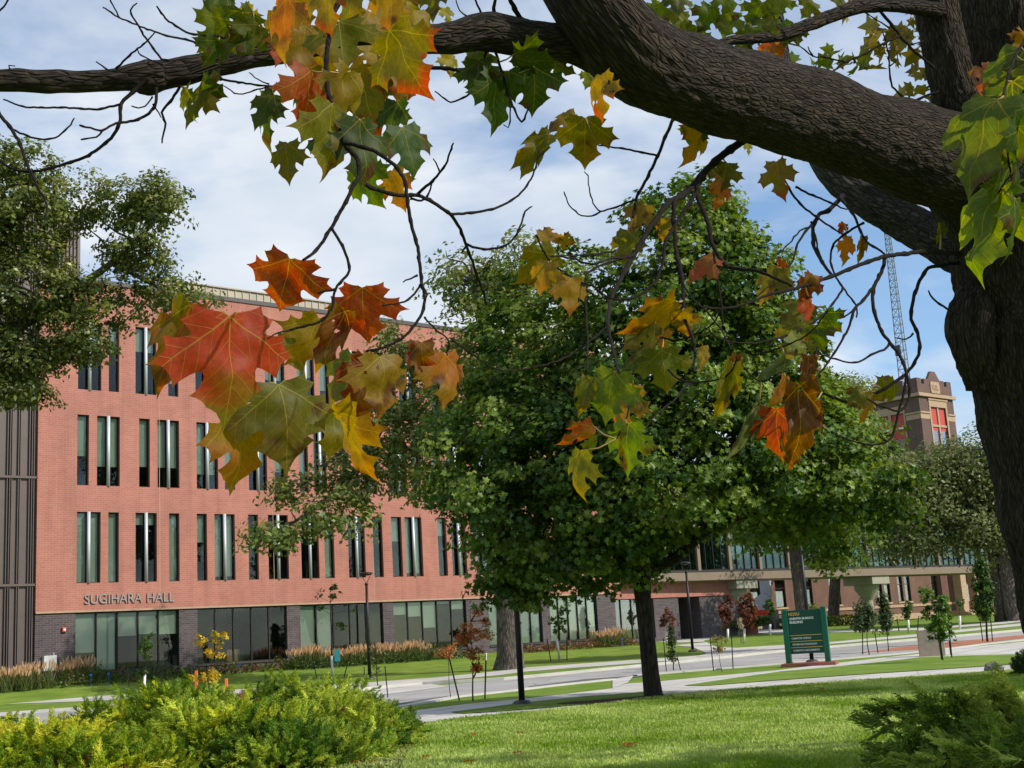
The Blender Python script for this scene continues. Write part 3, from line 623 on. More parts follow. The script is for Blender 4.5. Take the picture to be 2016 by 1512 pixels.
mb.box(TW - .4, TW, .4, TD, 0, zb1).box(.4, TW - .4, TD - .4, TD, 0, zb1)
bmt = MB(); pr = [(u, z + zb1) for u, z in prof(TW, Ht - zb1)]; slab(bmt, pr, 'x', 0, .4); slab(bmt, pr, 'x', TD - .4, .4)
pr = [(u + .4, z + zb1) for u, z in prof(TD - .8, Ht - zb1)]; slab(bmt, pr, 'y', 0, .4); slab(bmt, pr, 'y', TW - .4, .4)
mb.build('shaft', M['towerbrick'], tw); bmt.build('parapet', M['towerbrick'], tw)
mb = MB()
for z, p_, h_ in ((zb1 - .1, .35, .45), (zb2, .16, .22), (zb2 - .75, .04, .7)):
    for (x0, x1, y0, y1) in ((-p_, TW + p_, -p_, 0), (-p_, 0, 0, TD)):
        if z == zb1 - .1: mb.box(x0, x1, y0, y1, z, z + h_)
        elif y1 == 0: mb.box(x0, wx[0] - .35, y0, y1, z, z + h_).box(wx[1] + .35, x1, y0, y1, z, z + h_)
        else: mb.box(x0, x1, y0, wy[0][0] - .3, z, z + h_).box(x0, x1, wy[1][1] + .3, y1, z, z + h_)
mb.build('belt_course', M['stone'], tw)
mb = MB().box(wx[0] - .35, wx[1] + .35, -.1, 0, wz1, wz1 + .9).box(wx[0] - .5, wx[1] + .5, -.2, 0, wz1 + .9, wz1 + 1.1).box(wx[0] - .35, wx[0], -.08, 0, wz0, wz1).box(wx[1], wx[1] + .35, -.08, 0, wz0, wz1)
cx = (wx[0] + wx[1]) / 2; mb.box(cx - .16, cx + .16, .02, .3, wz0, wz1).box(wx[0], cx - .16, .04, .3, wz0 + 2.5, wz0 + 2.8).box(cx + .16, wx[1], .04, .3, wz0 + 2.5, wz0 + 2.8)
mb.build('stone_surround', M['stone'], tw)
for a, b_ in wy: MB().box(-.09, 0, a - .2, a, wz0, wz1 + .4).box(-.09, 0, b_, b_ + .2, wz0, wz1 + .4).box(-.08, 0, a, b_, wz1 - .6, wz1 + .4).build('stone_surround', M['stone'], tw)
for (a, b_) in ((wx[0], cx - .16), (cx + .16, wx[1])):
    for (z0, z1) in ((wz0, wz0 + 2.5), (wz0 + 2.8, wz1)):
        o = MB().box(a, b_, .18, .24, z0, z1).build('window', M['redframe'], tw)
        if z0 == wz0: MB().box(a + .25, b_ - .1, .15, .178, z0 + .1, z1 - .5).build('pane', M['glass'], o)
for a, b_ in wy:
    o = MB().box(.18, .24, a, b_, wz0, wz1 - .6).build('window', M['redframe'], tw)
    MB().box(.10, .179, a, b_, wz0 + 2.5, wz0 + 2.75).build('transom', M['white'], o); MB().box(.15, .178, a + .12, b_ - .12, wz0 + .1, wz0 + 1.2).build('pane', M['glass'], o)
mb = MB(); c = TW / 2; z = zb1 + (Ht - zb1) * .55; n = 16
slab(mb, [(c - .95, z - .8), (c + .95, z - .8), (c + 1.1, z - .5), (c + 1.1, z + .5), (c + .95, z + .8), (c - .95, z + .8), (c - 1.1, z + .5), (c - 1.1, z - .5)], 'x', -.12, .12)
for k in range(4): mb.box(c - .75 + k * .38, c - .5 + k * .38, -.18, -.121, z - .35, z + .35)
mb.build('date_stone', M['stone'], tw)
MB().box(.4, TW - .4, .4, TD - .4, zb1 - 1, zb1 - .7).build('roof', M['coping'], tw)
# lattice radio mast on the tower
mq = CAM + ray(1782, 740) * 173
mast = empty('radio_mast', (mq[0], mq[1], 0), .3, label='slender steel lattice radio mast rising behind the brick tower', cat='mast')
def mw(z): return .95 - (z - 28) / 32 * .62
legs = [(math.cos(a), math.sin(a)) for a in (.2, .2 + 2.0944, .2 + 4.1888)]
for lx, ly in legs: MB().tube([(lx * mw(z), ly * mw(z), z) for z in (Ht - 4, 40, 56)], .075, 6).build('leg', M['steel'], mast)
mb = MB(); z = Ht - 4
while z < 56:
    h_ = mw(z) * 1.6
    for k in range(3):
        a = legs[k]; b_ = legs[(k + 1) % 3]
        mb.tube([(a[0] * mw(z), a[1] * mw(z), z), (b_[0] * mw(z + h_), b_[1] * mw(z + h_), z + h_)], .04, 4, False)
        mb.tube([(a[0] * mw(z), a[1] * mw(z), z), (b_[0] * mw(z), b_[1] * mw(z), z)], .04, 4, False)
    z += h_
mb.build('lattice', M['steel'], mast)
MB().box(-.95, -.4, -.3, .3, 36.0, 37.4).build('antenna', M['darkmetal'], mast)

# ------------------------------------------------------------------ lamps
def lamp(px, py, H_, lab, head=True):
    p = G(px, py); o = empty('street_lamp', p, rnd.uniform(-.3, .3), label=lab, cat='street lamp', group='black lamp posts along the campus walks')
    MB().lathe([(.24, -.05), (.24, .03), (.18, .10), (.10, .12)], n=20).build('base', M['coping'], o, smooth=True)
    MB().lathe([(.075, .12), (.068, H_ * .5), (.055, H_ - .55)], n=14).tube([(.075, 0, H_ * .42), (.1, 0, H_ * .42)], .02, 6).build('pole', M['darkmetal'], o, smooth=True)
    a = MB().lathe([(.065, H_ - .55), (.085, H_ - .5), (.05, H_ - .44)], n=12)
    for sgn in (-1, 1):
        a.tube([(0, 0, H_ - .46), (sgn * .10, 0, H_ - .30), (sgn * .21, 0, H_ - .08)], .016, 6)
    a.build('bracket', M['darkmetal'], o)
    MB().lathe([(.10, H_ - .13), (.27, H_ - .09), (.29, H_ - .05), (.22, H_), (.02, H_ + .03)], n=24).build('lamp_shade', M['darkmetal'], o, smooth=True)
lamp(728, 1338, 4.5, 'black lamp post standing on the lawn before the third ground window')
lamp(1028, 1388, 4.5, 'tall dark lamp post in front of the thick furrowed trunk, head hidden in leaves')
lamp(1364, 1283, 4.5, 'dark lamp post on a pale footing at the plaza corner left of the planter flowers')
lamp(1428, 1241, 4.9, 'thin lamp post standing before the first flared pier')
lamp(1599, 1305, 4.9, 'dark lamp post rising directly behind the green sign')
lamp(1980, 1224, 4.5, 'dark lamp post beside the grey elm trunk at the right edge')

# ------------------------------------------------------------------ green directory sign
sp = G(1593, 1311); SA = R(-19)
sg = empty('directory_sign', sp, SA, label='dark green two-post campus directory sign on a brick slab', cat='sign')
# local x right, y away, z up
sw = .66
for sx_ in (-1, 1): MB().box(sx_ * sw - .09, sx_ * sw + .09, -.14, .14, .12, 1.93 if sx_ < 0 else 1.97).build('post', M['signgreen'], sg, bevel=.008)
pn = MB().box(-sw + .092, sw - .092, -.07, .07, .42, 1.90).build('panel', M['signpanel'], sg, bevel=.004)
mb = MB()
for z in (1.035, .83, .625): mb.box(-sw + .12, sw - .12, -.078, -.069, z, z + .018)
mb.build('gold_rule', M['signyellow'], pn)
def put_text(s_, x0, wd, z, h_, m_, par, name='lettering', bold=.0, y=-.074):
    me = text_mesh(s_, 1.0, .004, bold); xs = [v.co.x for v in me.vertices]; ys = [v.co.y for v in me.vertices]
    kx = wd / (max(xs) - min(xs)); kz = h_ / (max(ys) - min(ys))
    for v in me.vertices: v.co = Vector((x0 + (v.co.x - min(xs)) * kx, y - v.co.z, z + (v.co.y - min(ys)) * kz))
    return link(name, me, m_, par)
put_text('NDSU', -.52, .36, 1.715, .105, M['signyellow'], pn, bold=.01)
put_text('QUENTIN BURDICK', -.51, .84, 1.565, .085, M['signwhite'], pn, bold=.02)
put_text('BUILDING', -.50, .44, 1.45, .085, M['signwhite'], pn, bold=.02)
put_text('COMPUTER SCIENCE', -.49, .66, .915, .058, M['signwhite'], pn, bold=.01)
put_text('INFORMATION TECHNOLOGY', -.48, .84, .71, .058, M['signwhite'], pn, bold=.01)
put_text('CHEMISTRY & BIOCHEMISTRY', -.47, .90, .505, .058, M['signwhite'], pn, bold=.01)
MB().box(-.88, .95, -.55, .5, -.08, .115).build('slab', M['slabbrick'], sg, bevel=.01)

# beige marker stone
mp_ = G(1836, 1292); mo = empty('marker_stone', mp_, R(-14), label='plain beige marker stone with a small silver leaf emblem behind the leafy sapling', cat='marker')
MB().box(-.44, .44, -.22, .22, -.05, .93).build('block', M['monument'], mo, bevel=.015)
mb = MB(); slab(mb, [(-.10, .60), (0, .54), (.16, .57), (.24, .66), (.12, .72), (-.02, .70)], 'x', -.232, .012); slab(mb, [(-.15, .56), (-.08, .60), (-.12, .63)], 'x', -.232, .012)
mb.build('emblem', M['fin'], mo)
MB().box(.442, .72, -.06, .02, .66, .70).tube([(.45, 0, .52), (.62, 0, .52), (.62, 0, 0)], .02, 8).build('bracket', M['darkmetal'], mo)
# rock
def blob(name, c, r, m_, seed, sub=3, **k):
    bm = bmesh.new(); bmesh.ops.create_icosphere(bm, subdivisions=sub, radius=1)
    for v in bm.verts:
        n = noise.noise(v.co * 1.3 + Vector((seed, 0, 0))) * .35 + noise.noise(v.co * 3 + Vector((0, seed, 0))) * .15
        v.co = Vector((v.co.x * r[0], v.co.y * r[1], v.co.z * r[2])) * (1 + n)
    me = bpy.data.meshes.new(name); bm.to_mesh(me); bm.free(); o = link(name, me, m_, **k); o.location = c; return o
M['rock'] = mat('rock', (.14, .13, .12), .9, noise_=.35, nscale=8, bump=.6, bscale=20)
blob('rock', G(1956, 1323) + Vector((0, 0, .07)), (.24, .17, .17), M['rock'], 4, label='small grey rock at the edge of the sidewalk on the right', cat='rock')

# sculpture
q = G(1503, 1240); sc_o = empty('metal_sculpture', (q.x, q.y, q.z), R(-30), label='dark grey hooded metal sculpture on arched legs behind the tall thin sapling', cat='sculpture')
mb = MB(); slab(mb, [(-1.3, 0), (-.95, 0), (-.9, .6), (-.6, .95), (-.1, .95), (.1, .6), (.1, 0), (.9, 0), (.9, .5), (1.1, .5), (1.1, 0), (1.3, 0), (1.3, 1.6), (-.2, 1.6), (-.9, 1.35), (-1.3, .9)], 'x', -.5, 1.0)
mb.build('arched_base', M['sculpt'], sc_o, bevel=.02)
mb = MB(); slab(mb, [(-.55, 1.6), (.5, 1.6), (.9, 2.1), (.8, 2.75), (.2, 2.95), (-.5, 2.6)], 'x', -.45, .9); mb.build('hood', M['sculpt_pale'], sc_o, bevel=.03)
MB().box(.0, .9, .1, .45, 2.7, 4.6).build('upright_panel', M['sculpt_pale'], sc_o, bevel=.02)

# planter walls and flowers
def foliage_patch(name, cx, cy, cz, rx, ry, rz, n, size, cols, m_, seed=0, rot=0, **k):
    r_ = np.random.RandomState(seed); d = r_.normal(size=(n, 3)); d /= np.linalg.norm(d, axis=1, keepdims=True); d[:, 2] = np.abs(d[:, 2])
    p = d * (r_.rand(n, 1) ** .4) * [rx, ry, rz]; c_, s_ = math.cos(rot), math.sin(rot)
    p = np.stack([p[:, 0] * c_ - p[:, 1] * s_ + cx, p[:, 0] * s_ + p[:, 1] * c_ + cy, p[:, 2] + cz], 1)
    cols = np.array(cols); cc = cols[r_.randint(0, len(cols), n)] * r_.uniform(.6, 1.3, (n, 1))
    V, F_, Cc = inst(LEAF_T, LEAF_F, p, rots(d + r_.normal(0, .6, (n, 3)), r_.uniform(0, 6.3, n)), r_.uniform(.6, 1.3, n) * size, c4(cc))
    return link(name, np_mesh(name, V, F_, Cc), m_, **k)
LEAF_T = np.array([(0, -.5, 0), (.32, -.05, .10), (0, .55, -.04), (-.32, -.05, .10)]); LEAF_F = [(0, 1, 2, 3)]
GREENS = [(.05, .10, .02), (.08, .13, .03), (.11, .15, .04)]
pl = [((1316, 1256), (1415, 1254), 'long low brick planter full of red cannas and yellow foliage'), ((1425, 1251), (1473, 1250), 'short brick planter of pink and red flowers beside the first pier')]
for k, (a, b_, lab) in enumerate(pl):
    a, b_ = G(*a), G(*b_); d_ = b_ - a; L_ = d_.length; rz = math.atan2(d_.y, d_.x)
    o = empty('flower_planter', (a.x, a.y, a.z), rz, label=lab, cat='planter')
    mb = MB(); n = 14
    pts = [(L_ * i / n, .9 * (2 * i / n - 1) ** 2, 0) for i in range(n + 1)]
    for i in range(n):
        p0, p1 = pts[i], pts[i + 1]; mb.add([(p0[0], p0[1], -.2), (p1[0], p1[1], -.2), (p1[0], p1[1], .5), (p0[0], p0[1], .5), (p0[0], 3, -.2), (p1[0], 3, -.2), (p1[0], 3, .5), (p0[0], 3, .5)], [(0, 1, 2, 3), (3, 2, 6, 7)])
    mb.build('planter_wall', M['darkbrick'] if k == 0 else M['slabbrick'], o)
    r_ = np.random.RandomState(k)
    for nm, cnt, sz, cols, z0, zr in (('edging_foliage', 900, .16, [(.30, .25, .05), (.22, .22, .05), (.35, .22, .10)] if k == 0 else [(.3, .06, .09), (.22, .2, .06)], .45, .35), ('leafy_stems', 1100, .26, GREENS, .6, 1.3), ('blooms', 150, .24, [(.65, .035, .015), (.55, .06, .02)], 1.35, .75)):
        x = r_.uniform(0, L_, cnt); 
        if nm == 'blooms': cxs = r_.uniform(0, L_, 9); x = cxs[r_.randint(0, 9, cnt)] + r_.normal(0, .18, cnt)
        p = np.stack([x, r_.uniform(.2 if nm == 'edging_foliage' else .8, 1.0 if nm == 'edging_foliage' else 2.4, cnt), z0 + r_.rand(cnt) ** 1.3 * zr * (.7 + .3 * np.sin(x * 1.7))], 1)
        cc = np.array(cols)[r_.randint(0, len(cols), cnt)] * r_.uniform(.7, 1.3, (cnt, 1))
        V, F_, Cc = inst(LEAF_T, LEAF_F, p, rots(r_.normal(0, 1, (cnt, 3)) + [0, -.3, .6], r_.uniform(0, 6.3, cnt)), r_.uniform(.6, 1.3, cnt) * sz, c4(cc))
        link(nm, np_mesh(nm, V, F_, Cc), M['leaf_bg'], o)

# ------------------------------------------------------------------ planting along the hall
def grass_tuft(p, h_, w_, seed, lab):
    r_ = np.random.RandomState(seed); n = 420
    base = np.stack([r_.normal(0, w_ * .22, n), r_.normal(0, w_ * .22, n), np.zeros(n)], 1)
    lean = r_.normal(0, .22, (n, 2)); V = []; F_ = []; Cc = []
    seedh = r_.rand(n) < .17
    for i in range(n):
        hh = h_ * (r_.uniform(.8, 1.1) if seedh[i] else r_.uniform(.35, .75)); b0 = base[i]; l_ = lean[i] * (1 if seedh[i] else 1.8)
        a_ = r_.uniform(0, 3.14); dx, dy = math.cos(a_) * .012, math.sin(a_) * .012; k = len(V)
        m1 = b0 + [l_[0] * hh * .4, l_[1] * hh * .4, hh * .6]; t1 = b0 + [l_[0] * hh, l_[1] * hh, hh]
        V += [b0 - [dx, dy, 0], b0 + [dx, dy, 0], m1 + [dx, dy, 0], m1 - [dx, dy, 0], t1 + [dx * .3, dy * .3, 0], t1 - [dx * .3, dy * .3, 0]]; F_ += [(k, k + 1, k + 2, k + 3), (k + 3, k + 2, k + 4, k + 5)]
        c_ = [.10, .14, .04]; Cc += [c_] * 4 + [[.22, .19, .08]] * 2
        if seedh[i]:
            k = len(V); a2 = b0 + (t1 - b0) * .72; wv = np.array([dx, dy, 0]) * 3.2
            V += [a2 - wv * .4, a2 + wv * .4, (a2 + t1) / 2 + wv, (a2 + t1) / 2 - wv, t1 + wv * .3, t1 - wv * .3]; F_ += [(k, k + 1, k + 2, k + 3), (k + 3, k + 2, k + 4, k + 5)]; Cc += [[.62, .42, .24]] * 6
    o = link('ornamental_grass', np_mesh('ornamental_grass', V, F_, c4(np.array(Cc))), M['blade'], label=lab, cat='ornamental grass', group='feathery grasses in the bed along the hall'); o.location = p; o.rotation_euler = (0, 0, r_.uniform(0, 6)); return o
gl_ = [(4, 3.0), (26, 2.8), (48, 3.0), (70, 2.6), (128, 1.6), (160, 1.5)] + [(588 + i * 19, 1.9) for i in range(14)] + [(1186, 1.6), (1203, 1.9), (1220, 1.6)]
glab = {0: 'feathery tan grass at the far left edge before the metal cladding', 4: 'feathery tan grass under the fire strobe', 5: 'feathery tan grass below the left end of the first ground window', 6: 'first feathery grass of the long row under the third ground window', 19: 'last feathery grass of the long row before the orange sapling', 20: 'feathery tan grass at the far brick corner, left of its cluster', 22: 'feathery tan grass at the far brick corner, right of its cluster'}
for i, (x, of) in enumerate(gl_):
    grass_tuft(BP(x, of), rnd.uniform(1.0, 1.3) if i < 6 else rnd.uniform(.75, 1.15), rnd.uniform(.8, 1.4), 100 + i, glab.get(i, 'feathery tan grass clump among its row against the charcoal brick base'))
def bed(x0, x1, o0, wid, h_, n, cols, seed, lab, size=.14):
    r_ = np.random.RandomState(seed); u0, u1 = fac(x0, 1290, o0)[0], fac(x1, 1290, o0)[0]; P_ = []
    for i in range(n):
        u = r_.uniform(u0, u1); of = o0 + r_.uniform(-.5, .5) * wid; p = FP0 + DV * u + NV * of
        z = bed_z(of) if of < 2.5 else .55 + (gh(p[1]) - .55) * min((of - 2.5) / 4.5, 1)
        hh = h_ * (.3 + 1.4 * abs(noise.noise(Vector((u * 1.1, of * 1.1, seed))))); P_.append((p[0], p[1], z + r_.rand() ** .7 * hh))
    P_ = np.array(P_); cidx = (np.array([noise.noise(Vector((p[0] * .8, p[1] * .8, seed + 5))) for p in P_]) * 1.5 + .5 + r_.normal(0, .2, n)); cidx = np.clip((cidx * len(cols)).astype(int), 0, len(cols) - 1)
    cc = np.array(cols)[cidx] * r_.uniform(.6, 1.3, (n, 1))
    V, F_, Cc = inst(LEAF_T, LEAF_F, P_, rots(r_.normal(0, .8, (n, 3)) + [0, 0, .8], r_.uniform(0, 6.3, n)), r_.uniform(.6, 1.3, n) * size, c4(cc))
    link('ground_cover', np_mesh('ground_cover', V, F_, Cc), M['leaf_bg'], label=lab, cat='plant bed', kind='stuff')
bed(-120, 395, 2.0, 2.6, .7, 3600, GREENS + [(.16, .09, .05)], 1, 'low mixed perennials below the first ground window')
bed(395, 600, 1.6, 1.8, .6, 1700, [(.06, .09, .03), (.20, .07, .04), (.10, .12, .03)], 2, 'reddish perennials below the second ground window')
bed(560, 905, 2.2, 1.8, .7, 3600, [(.07, .12, .02), (.06, .10, .03)], 3, 'deep green perennials in front of the feathery grass row')
bed(1030, 1260, 1.6, 1.8, .6, 2400, [(.09, .12, .03), (.22, .08, .05), (.14, .10, .04)], 4, 'russet and green perennials at the far end of the hall')
r_ = np.random.RandomState(9); n = 3000; pa, pb = G(1520, 1238), G(1740, 1228); t = r_.rand(n)
P_ = np.stack([pa.x + (pb.x - pa.x) * t + r_.normal(0, .8, n), pa.y + (pb.y - pa.y) * t + r_.normal(0, .8, n), .9 + r_.rand(n) * .8], 1)
cc = np.array([(.12, .16, .03), (.30, .29, .07), (.06, .1, .03)])[r_.randint(0, 3, n)]
V, F_, Cc = inst(LEAF_T, LEAF_F, P_, rots(r_.normal(0, .8, (n, 3)) + [0, 0, .8], r_.uniform(0, 6.3, n)), r_.uniform(.15, .3, n), c4(cc))
link('ground_cover', np_mesh('ground_cover', V, F_, Cc), M['leaf_bg'], label='yellow-green perennials in front of the old brown building', cat='plant bed', kind='stuff')
# tags, flags and markers
def small(name, px, py, w_, h_, m_, lab, cat, d=.03, z=0.0):
    p = G(px, py); o = MB().box(-w_ / 2, w_ / 2, -d / 2, d / 2, z, z + h_).tube([(0, d, -.05), (0, d, z + h_ * .5)], .012, 6).build(name, m_, label=lab, cat=cat); o.location = p; return o
o = small('teal_tag', 664, 1322, .28, .60, M['teal'], 'small teal notice panel in the grasses by the white-guarded sapling', 'notice', z=.35); o.location = BP(664, 3.4)
small('utility_marker', 387, 1362, .10, .85, M['orange'], 'orange utility marker post left of the yellow sapling trunk', 'marker', d=.10)
small('utility_marker', 446, 1361, .10, .50, M['orange'], 'short orange utility marker right of the yellow sapling trunk', 'marker', d=.10)
for i, (x, y) in enumerate([(179, 1358), (214, 1357), (471, 1335), (1227, 1274)]):
    o = small('marker_flag', x, y, .10, .08, M['blue'], ['blue marker flag below the first ground window, the left of two', 'blue marker flag below the first ground window, the right of two', 'blue marker flag below the crate in the second window', 'blue marker flag at the far brick corner of the hall'][i], 'marker flag', z=.45); o.location = BP(x, 3.2)
# ------------------------------------------------------------------ trees
MAPLE_T = np.array([(0, -.45, 0), (.16, -.30, .02), (.44, -.32, .10), (.30, -.08, .05), (.52, .16, .12), (.20, .16, .03), (0, .56, -.06), (-.20, .16, .03), (-.52, .16, .12), (-.30, -.08, .05), (-.44, -.32, .10), (-.16, -.30, .02)])
MAPLE_F = [(0, 1, 3, 5), (1, 2, 3, 3), (3, 4, 5, 5), (0, 5, 6, 7), (0, 7, 9, 11), (7, 8, 9, 9), (9, 10, 11, 11)]
# triangles only, simpler
MAPLE_F = [(0, 1, 5), (1, 2, 3), (1, 3, 5), (3, 4, 5), (0, 5, 6), (0, 6, 7), (0, 7, 11), (7, 8, 9), (7, 9, 11), (9, 10, 11)]
ELM_T = np.array([(0, -.5, 0), (.27, -.05, .06), (0, .5, -.05), (-.27, -.05, .06)]); ELM_F = [(0, 1, 2, 3)]
def tube_mesh(name, chains, m_, parent, seg=10, bumpy=.0, uvs=1.0, **k):
    """chains: lists of (Vector, radius); carries leafxy = (around, around, along) for the bark texture"""
    V = []; F_ = []; A = []
    for ch in chains:
        up = None; b = len(V); s_ = 0.0; n = max(5, seg if ch[0][1] > .05 else min(seg, 7)); off = rnd.random() * 20
        for i, (p, r) in enumerate(ch):
            d = (ch[min(i + 1, len(ch) - 1)][0] - ch[max(i - 1, 0)][0]).normalized()
            if up is None: up = d.orthogonal().normalized()
            up = (up - d * up.dot(d)).normalized(); sd_ = d.cross(up)
            if i: s_ += (p - ch[i - 1][0]).length
            for j in range(n):
                a = 2 * math.pi * j / n; ca_, sa_ = math.cos(a), math.sin(a); rr = r
                if bumpy:
                    q_ = Vector((ca_ * r * 9 + off, sa_ * r * 9, s_ * 1.6)); rr = r * (1 + bumpy * (noise.noise(q_) + .6 * noise.noise(q_ * 2.7)))
                V.append(p + up * ca_ * rr + sd_ * sa_ * rr); A.append((ca_ * r * uvs + off, sa_ * r * uvs, s_ * uvs))
        for i in range(len(ch) - 1):
            for j in range(n):
                a = b + i * n + j; c = b + i * n + (j + 1) % n; F_.append((a, c, c + n, a + n))
        k1 = b + (len(ch) - 1) * n; V.append(ch[-1][0]); A.append(A[-1]); e = len(V) - 1
        F_ += [(k1 + j, k1 + (j + 1) % n, e, e) for j in range(n)]
    me = bpy.data.meshes.new(name); me.from_pydata([tuple(v) for v in V], [], [f if f[2] != f[3] else f[:3] for f in F_])
    me.polygons.foreach_set('use_smooth', np.ones(len(me.polygons), bool)); a_ = me.attributes.new('leafxy', 'FLOAT_VECTOR', 'POINT'); a_.data.foreach_set('vector', np.array(A, np.float32).ravel())
    return link(name, me, m_, parent, **k)
def limb(p0, p1, r0, r1, n=8, wob=.08, sag=0.0):
    L_ = (p1 - p0).length; out_ = []; s_ = rnd.random() * 50
    for i in range(n + 1):
        t = i / n; w_ = math.sin(math.pi * t) * L_ * wob
        out_.append((p0.lerp(p1, t) + Vector((noise.noise(Vector((s_, t * 2, 0))), noise.noise(Vector((0, s_, t * 2))), noise.noise(Vector((t * 2, 0, s_))) * .7)) * w_ * 2 + Vector((0, 0, sag * L_ * math.sin(math.pi * t))), r0 + (r1 - r0) * t ** .8))
    return out_
def lobes_px(lst): # (px, py, depth, rx px, ry px, rz metres) -> centre, radii in the picture-aligned frame
    out_ = []
    for x, y, d, rx, ry, rz in lst: out_.append((np.array(P(x, y, d)), np.array([rx * d / FPX, rz, ry * d / FPX])))
    return out_
def crown(name, lobes, nclump, per, clump_r, leaf, m_, parent, cols, seed, T=MAPLE_T, F_=MAPLE_F, shell=.55, flat=.55, droop=.25, yellow=0.0, keep=None, var=.22):
    r_ = np.random.RandomState(seed); w_ = np.array([(l[1][0] * l[1][1] * l[1][2]) ** (2 / 3) for l in lobes]); w_ /= w_.sum()
    C_ = []; O_ = []
    while len(C_) < nclump:
        li = r_.choice(len(lobes), p=w_); c, rad = lobes[li]; d = r_.normal(size=3); d /= np.linalg.norm(d)
        rr = shell + (1 - shell) * r_.rand() ** .6 if r_.rand() < .8 else r_.rand() ** .5
        q_ = c + d * rad * rr
        wob = noise.noise(Vector(q_ * .35)) ; q_ = c + d * rad * rr * (1 + .5 * wob + r_.normal(0, .07))
        if keep is not None and not keep(q_): continue
        C_.append(q_); O_.append(d)
    C_ = np.array(C_); O_ = np.array(O_); n = nclump * per
    ci = np.repeat(np.arange(nclump), per); cr = clump_r * r_.uniform(.6, 1.35, nclump)[ci]
    d = r_.normal(size=(n, 3)); d /= np.linalg.norm(d, axis=1, keepdims=True); d *= (r_.rand(n, 1) ** .45); d[:, 2] *= flat
    pos = C_[ci] + d * cr[:, None]; pos[:, 2] -= droop * (d[:, 0] ** 2 + d[:, 1] ** 2) * cr
    nr = O_[ci] * .55 + d * .5 + r_.normal(0, .45, (n, 3)) + [0, 0, .55]
    cols = np.array(cols); cb2 = cols[r_.randint(0, len(cols), nclump)][ci]; cc = cb2 * (1 + r_.normal(0, var, (n, 1))).clip(.45, 1.8)
    if yellow: yy = r_.rand(n) < yellow; cc[yy] = np.array([.30, .24, .03]) * r_.uniform(.7, 1.2, (yy.sum(), 1))
    V, Fx, Cc = inst(T, F_, pos, rots(nr, r_.uniform(0, 6.3, n)), leaf * r_.uniform(.65, 1.25, n), c4(cc.clip(.01, .9)))
    link(name, np_mesh(name, V, Fx, Cc), m_, parent)
    return C_
def skeleton(C_, trunk_pts, n, r0, seed, r1=.012, wob=.10):
    """limbs from the trunk to a sample of the clumps, forking once"""
    r_ = random.Random(seed); out_ = []; tp = trunk_pts; mains = []
    idx = r_.sample(range(len(C_)), min(n, len(C_)))
    for i in idx[:max(5, n // 6)]:
        q_ = Vector(C_[i]); cand = [t for t in tp if t[0].z < q_.z - .3] or [tp[0]]
        b_ = min(cand[-max(2, int(len(cand) * .7)):], key=lambda t: (t[0] - q_).length + r_.random() * 1.5); ch = limb(b_[0], q_, min(b_[1] * .6, r0), r1, 10, wob, .06); out_.append(ch); mains.append(ch)
    for i in idx[max(5, n // 6):]:
        q_ = Vector(C_[i]); ch = min(mains, key=lambda c: min((c[j][0] - q_).length for j in range(2, len(c) - 1))); j = min(range(2, len(ch) - 1), key=lambda j: (ch[j][0] - q_).length)
        j = max(1, j - 1); out_.append(limb(ch[j][0], q_, ch[j][1] * .6, .008, 6, wob, .04))
    return out_
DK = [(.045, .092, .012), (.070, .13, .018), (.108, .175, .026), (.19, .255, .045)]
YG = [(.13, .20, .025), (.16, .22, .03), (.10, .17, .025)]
EL = [(.13, .185, .040), (.16, .205, .045), (.095, .145, .032), (.19, .21, .055)]

# the round maple on the lawn
b0 = G(1286, 1374)
tr = empty('maple_tree', b0, 0, label='dark green round-crowned maple with a straight black trunk on the lawn', cat='tree')
D_ = float((np.array(b0) - CAM) @ _F)
tp = [(P(1289, 1384, D_), .34), (P(1288, 1376, D_), .27), (P(1286, 1366, D_), .225), (P(1281, 1330, D_), .20), (P(1273, 1250, D_), .185), (P(1266, 1180, D_ + .1), .19), (P(1262, 1130, D_ + .1), .23)]
tp2 = [(P(1262, 1130, D_ + .1), .21), (P(1240, 1040, D_), .17), (P(1255, 900, D_ + .2), .15), (P(1300, 700, D_ + .3), .10), (P(1335, 480, D_ + .3), .04)]
lb = lobes_px([(1300, 895, D_, 330, 185, 3.6), (1120, 960, D_, 250, 190, 3.0), (1000, 880, D_ + .5, 170, 190, 2.2), (1560, 905, D_, 190, 165, 2.6), (1680, 960, D_, 90, 100, 1.4), (1330, 760, D_ + .3, 290, 230, 3.2), (1110, 740, D_ + 1, 190, 200, 2.2), (1370, 590, D_ + .3, 190, 180, 2.2), (1340, 460, D_ + .3, 110, 140, 1.3), (1460, 560, D_ + .3, 100, 120, 1.2), (1500, 720, D_, 150, 150, 1.8), (1010, 1080, D_, 110, 90, 1.1), (1060, 1130, D_, 70, 50, .8), (1130, 1110, D_ - .5, 110, 60, 1.1)])
Cc_ = crown('crown', lb, 1250, 66, .55, .150, M['leaf_bg'], tr, DK, 3, shell=.55, droop=.3)
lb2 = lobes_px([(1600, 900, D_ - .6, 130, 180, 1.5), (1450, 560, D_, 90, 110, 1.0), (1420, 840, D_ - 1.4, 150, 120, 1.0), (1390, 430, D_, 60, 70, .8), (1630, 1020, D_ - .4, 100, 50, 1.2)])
crown('sun_tinted_foliage', lb2, 150, 60, .55, .148, M['leaf_bg'], tr, YG[:2] + DK[2:], 5, shell=.7)  # yellower leaf colours paint sunlight onto the right side of the crown
tube_mesh('trunk', [[(p, r) for p, r in tp]], M['bark_dark'], tr, 22, .05)
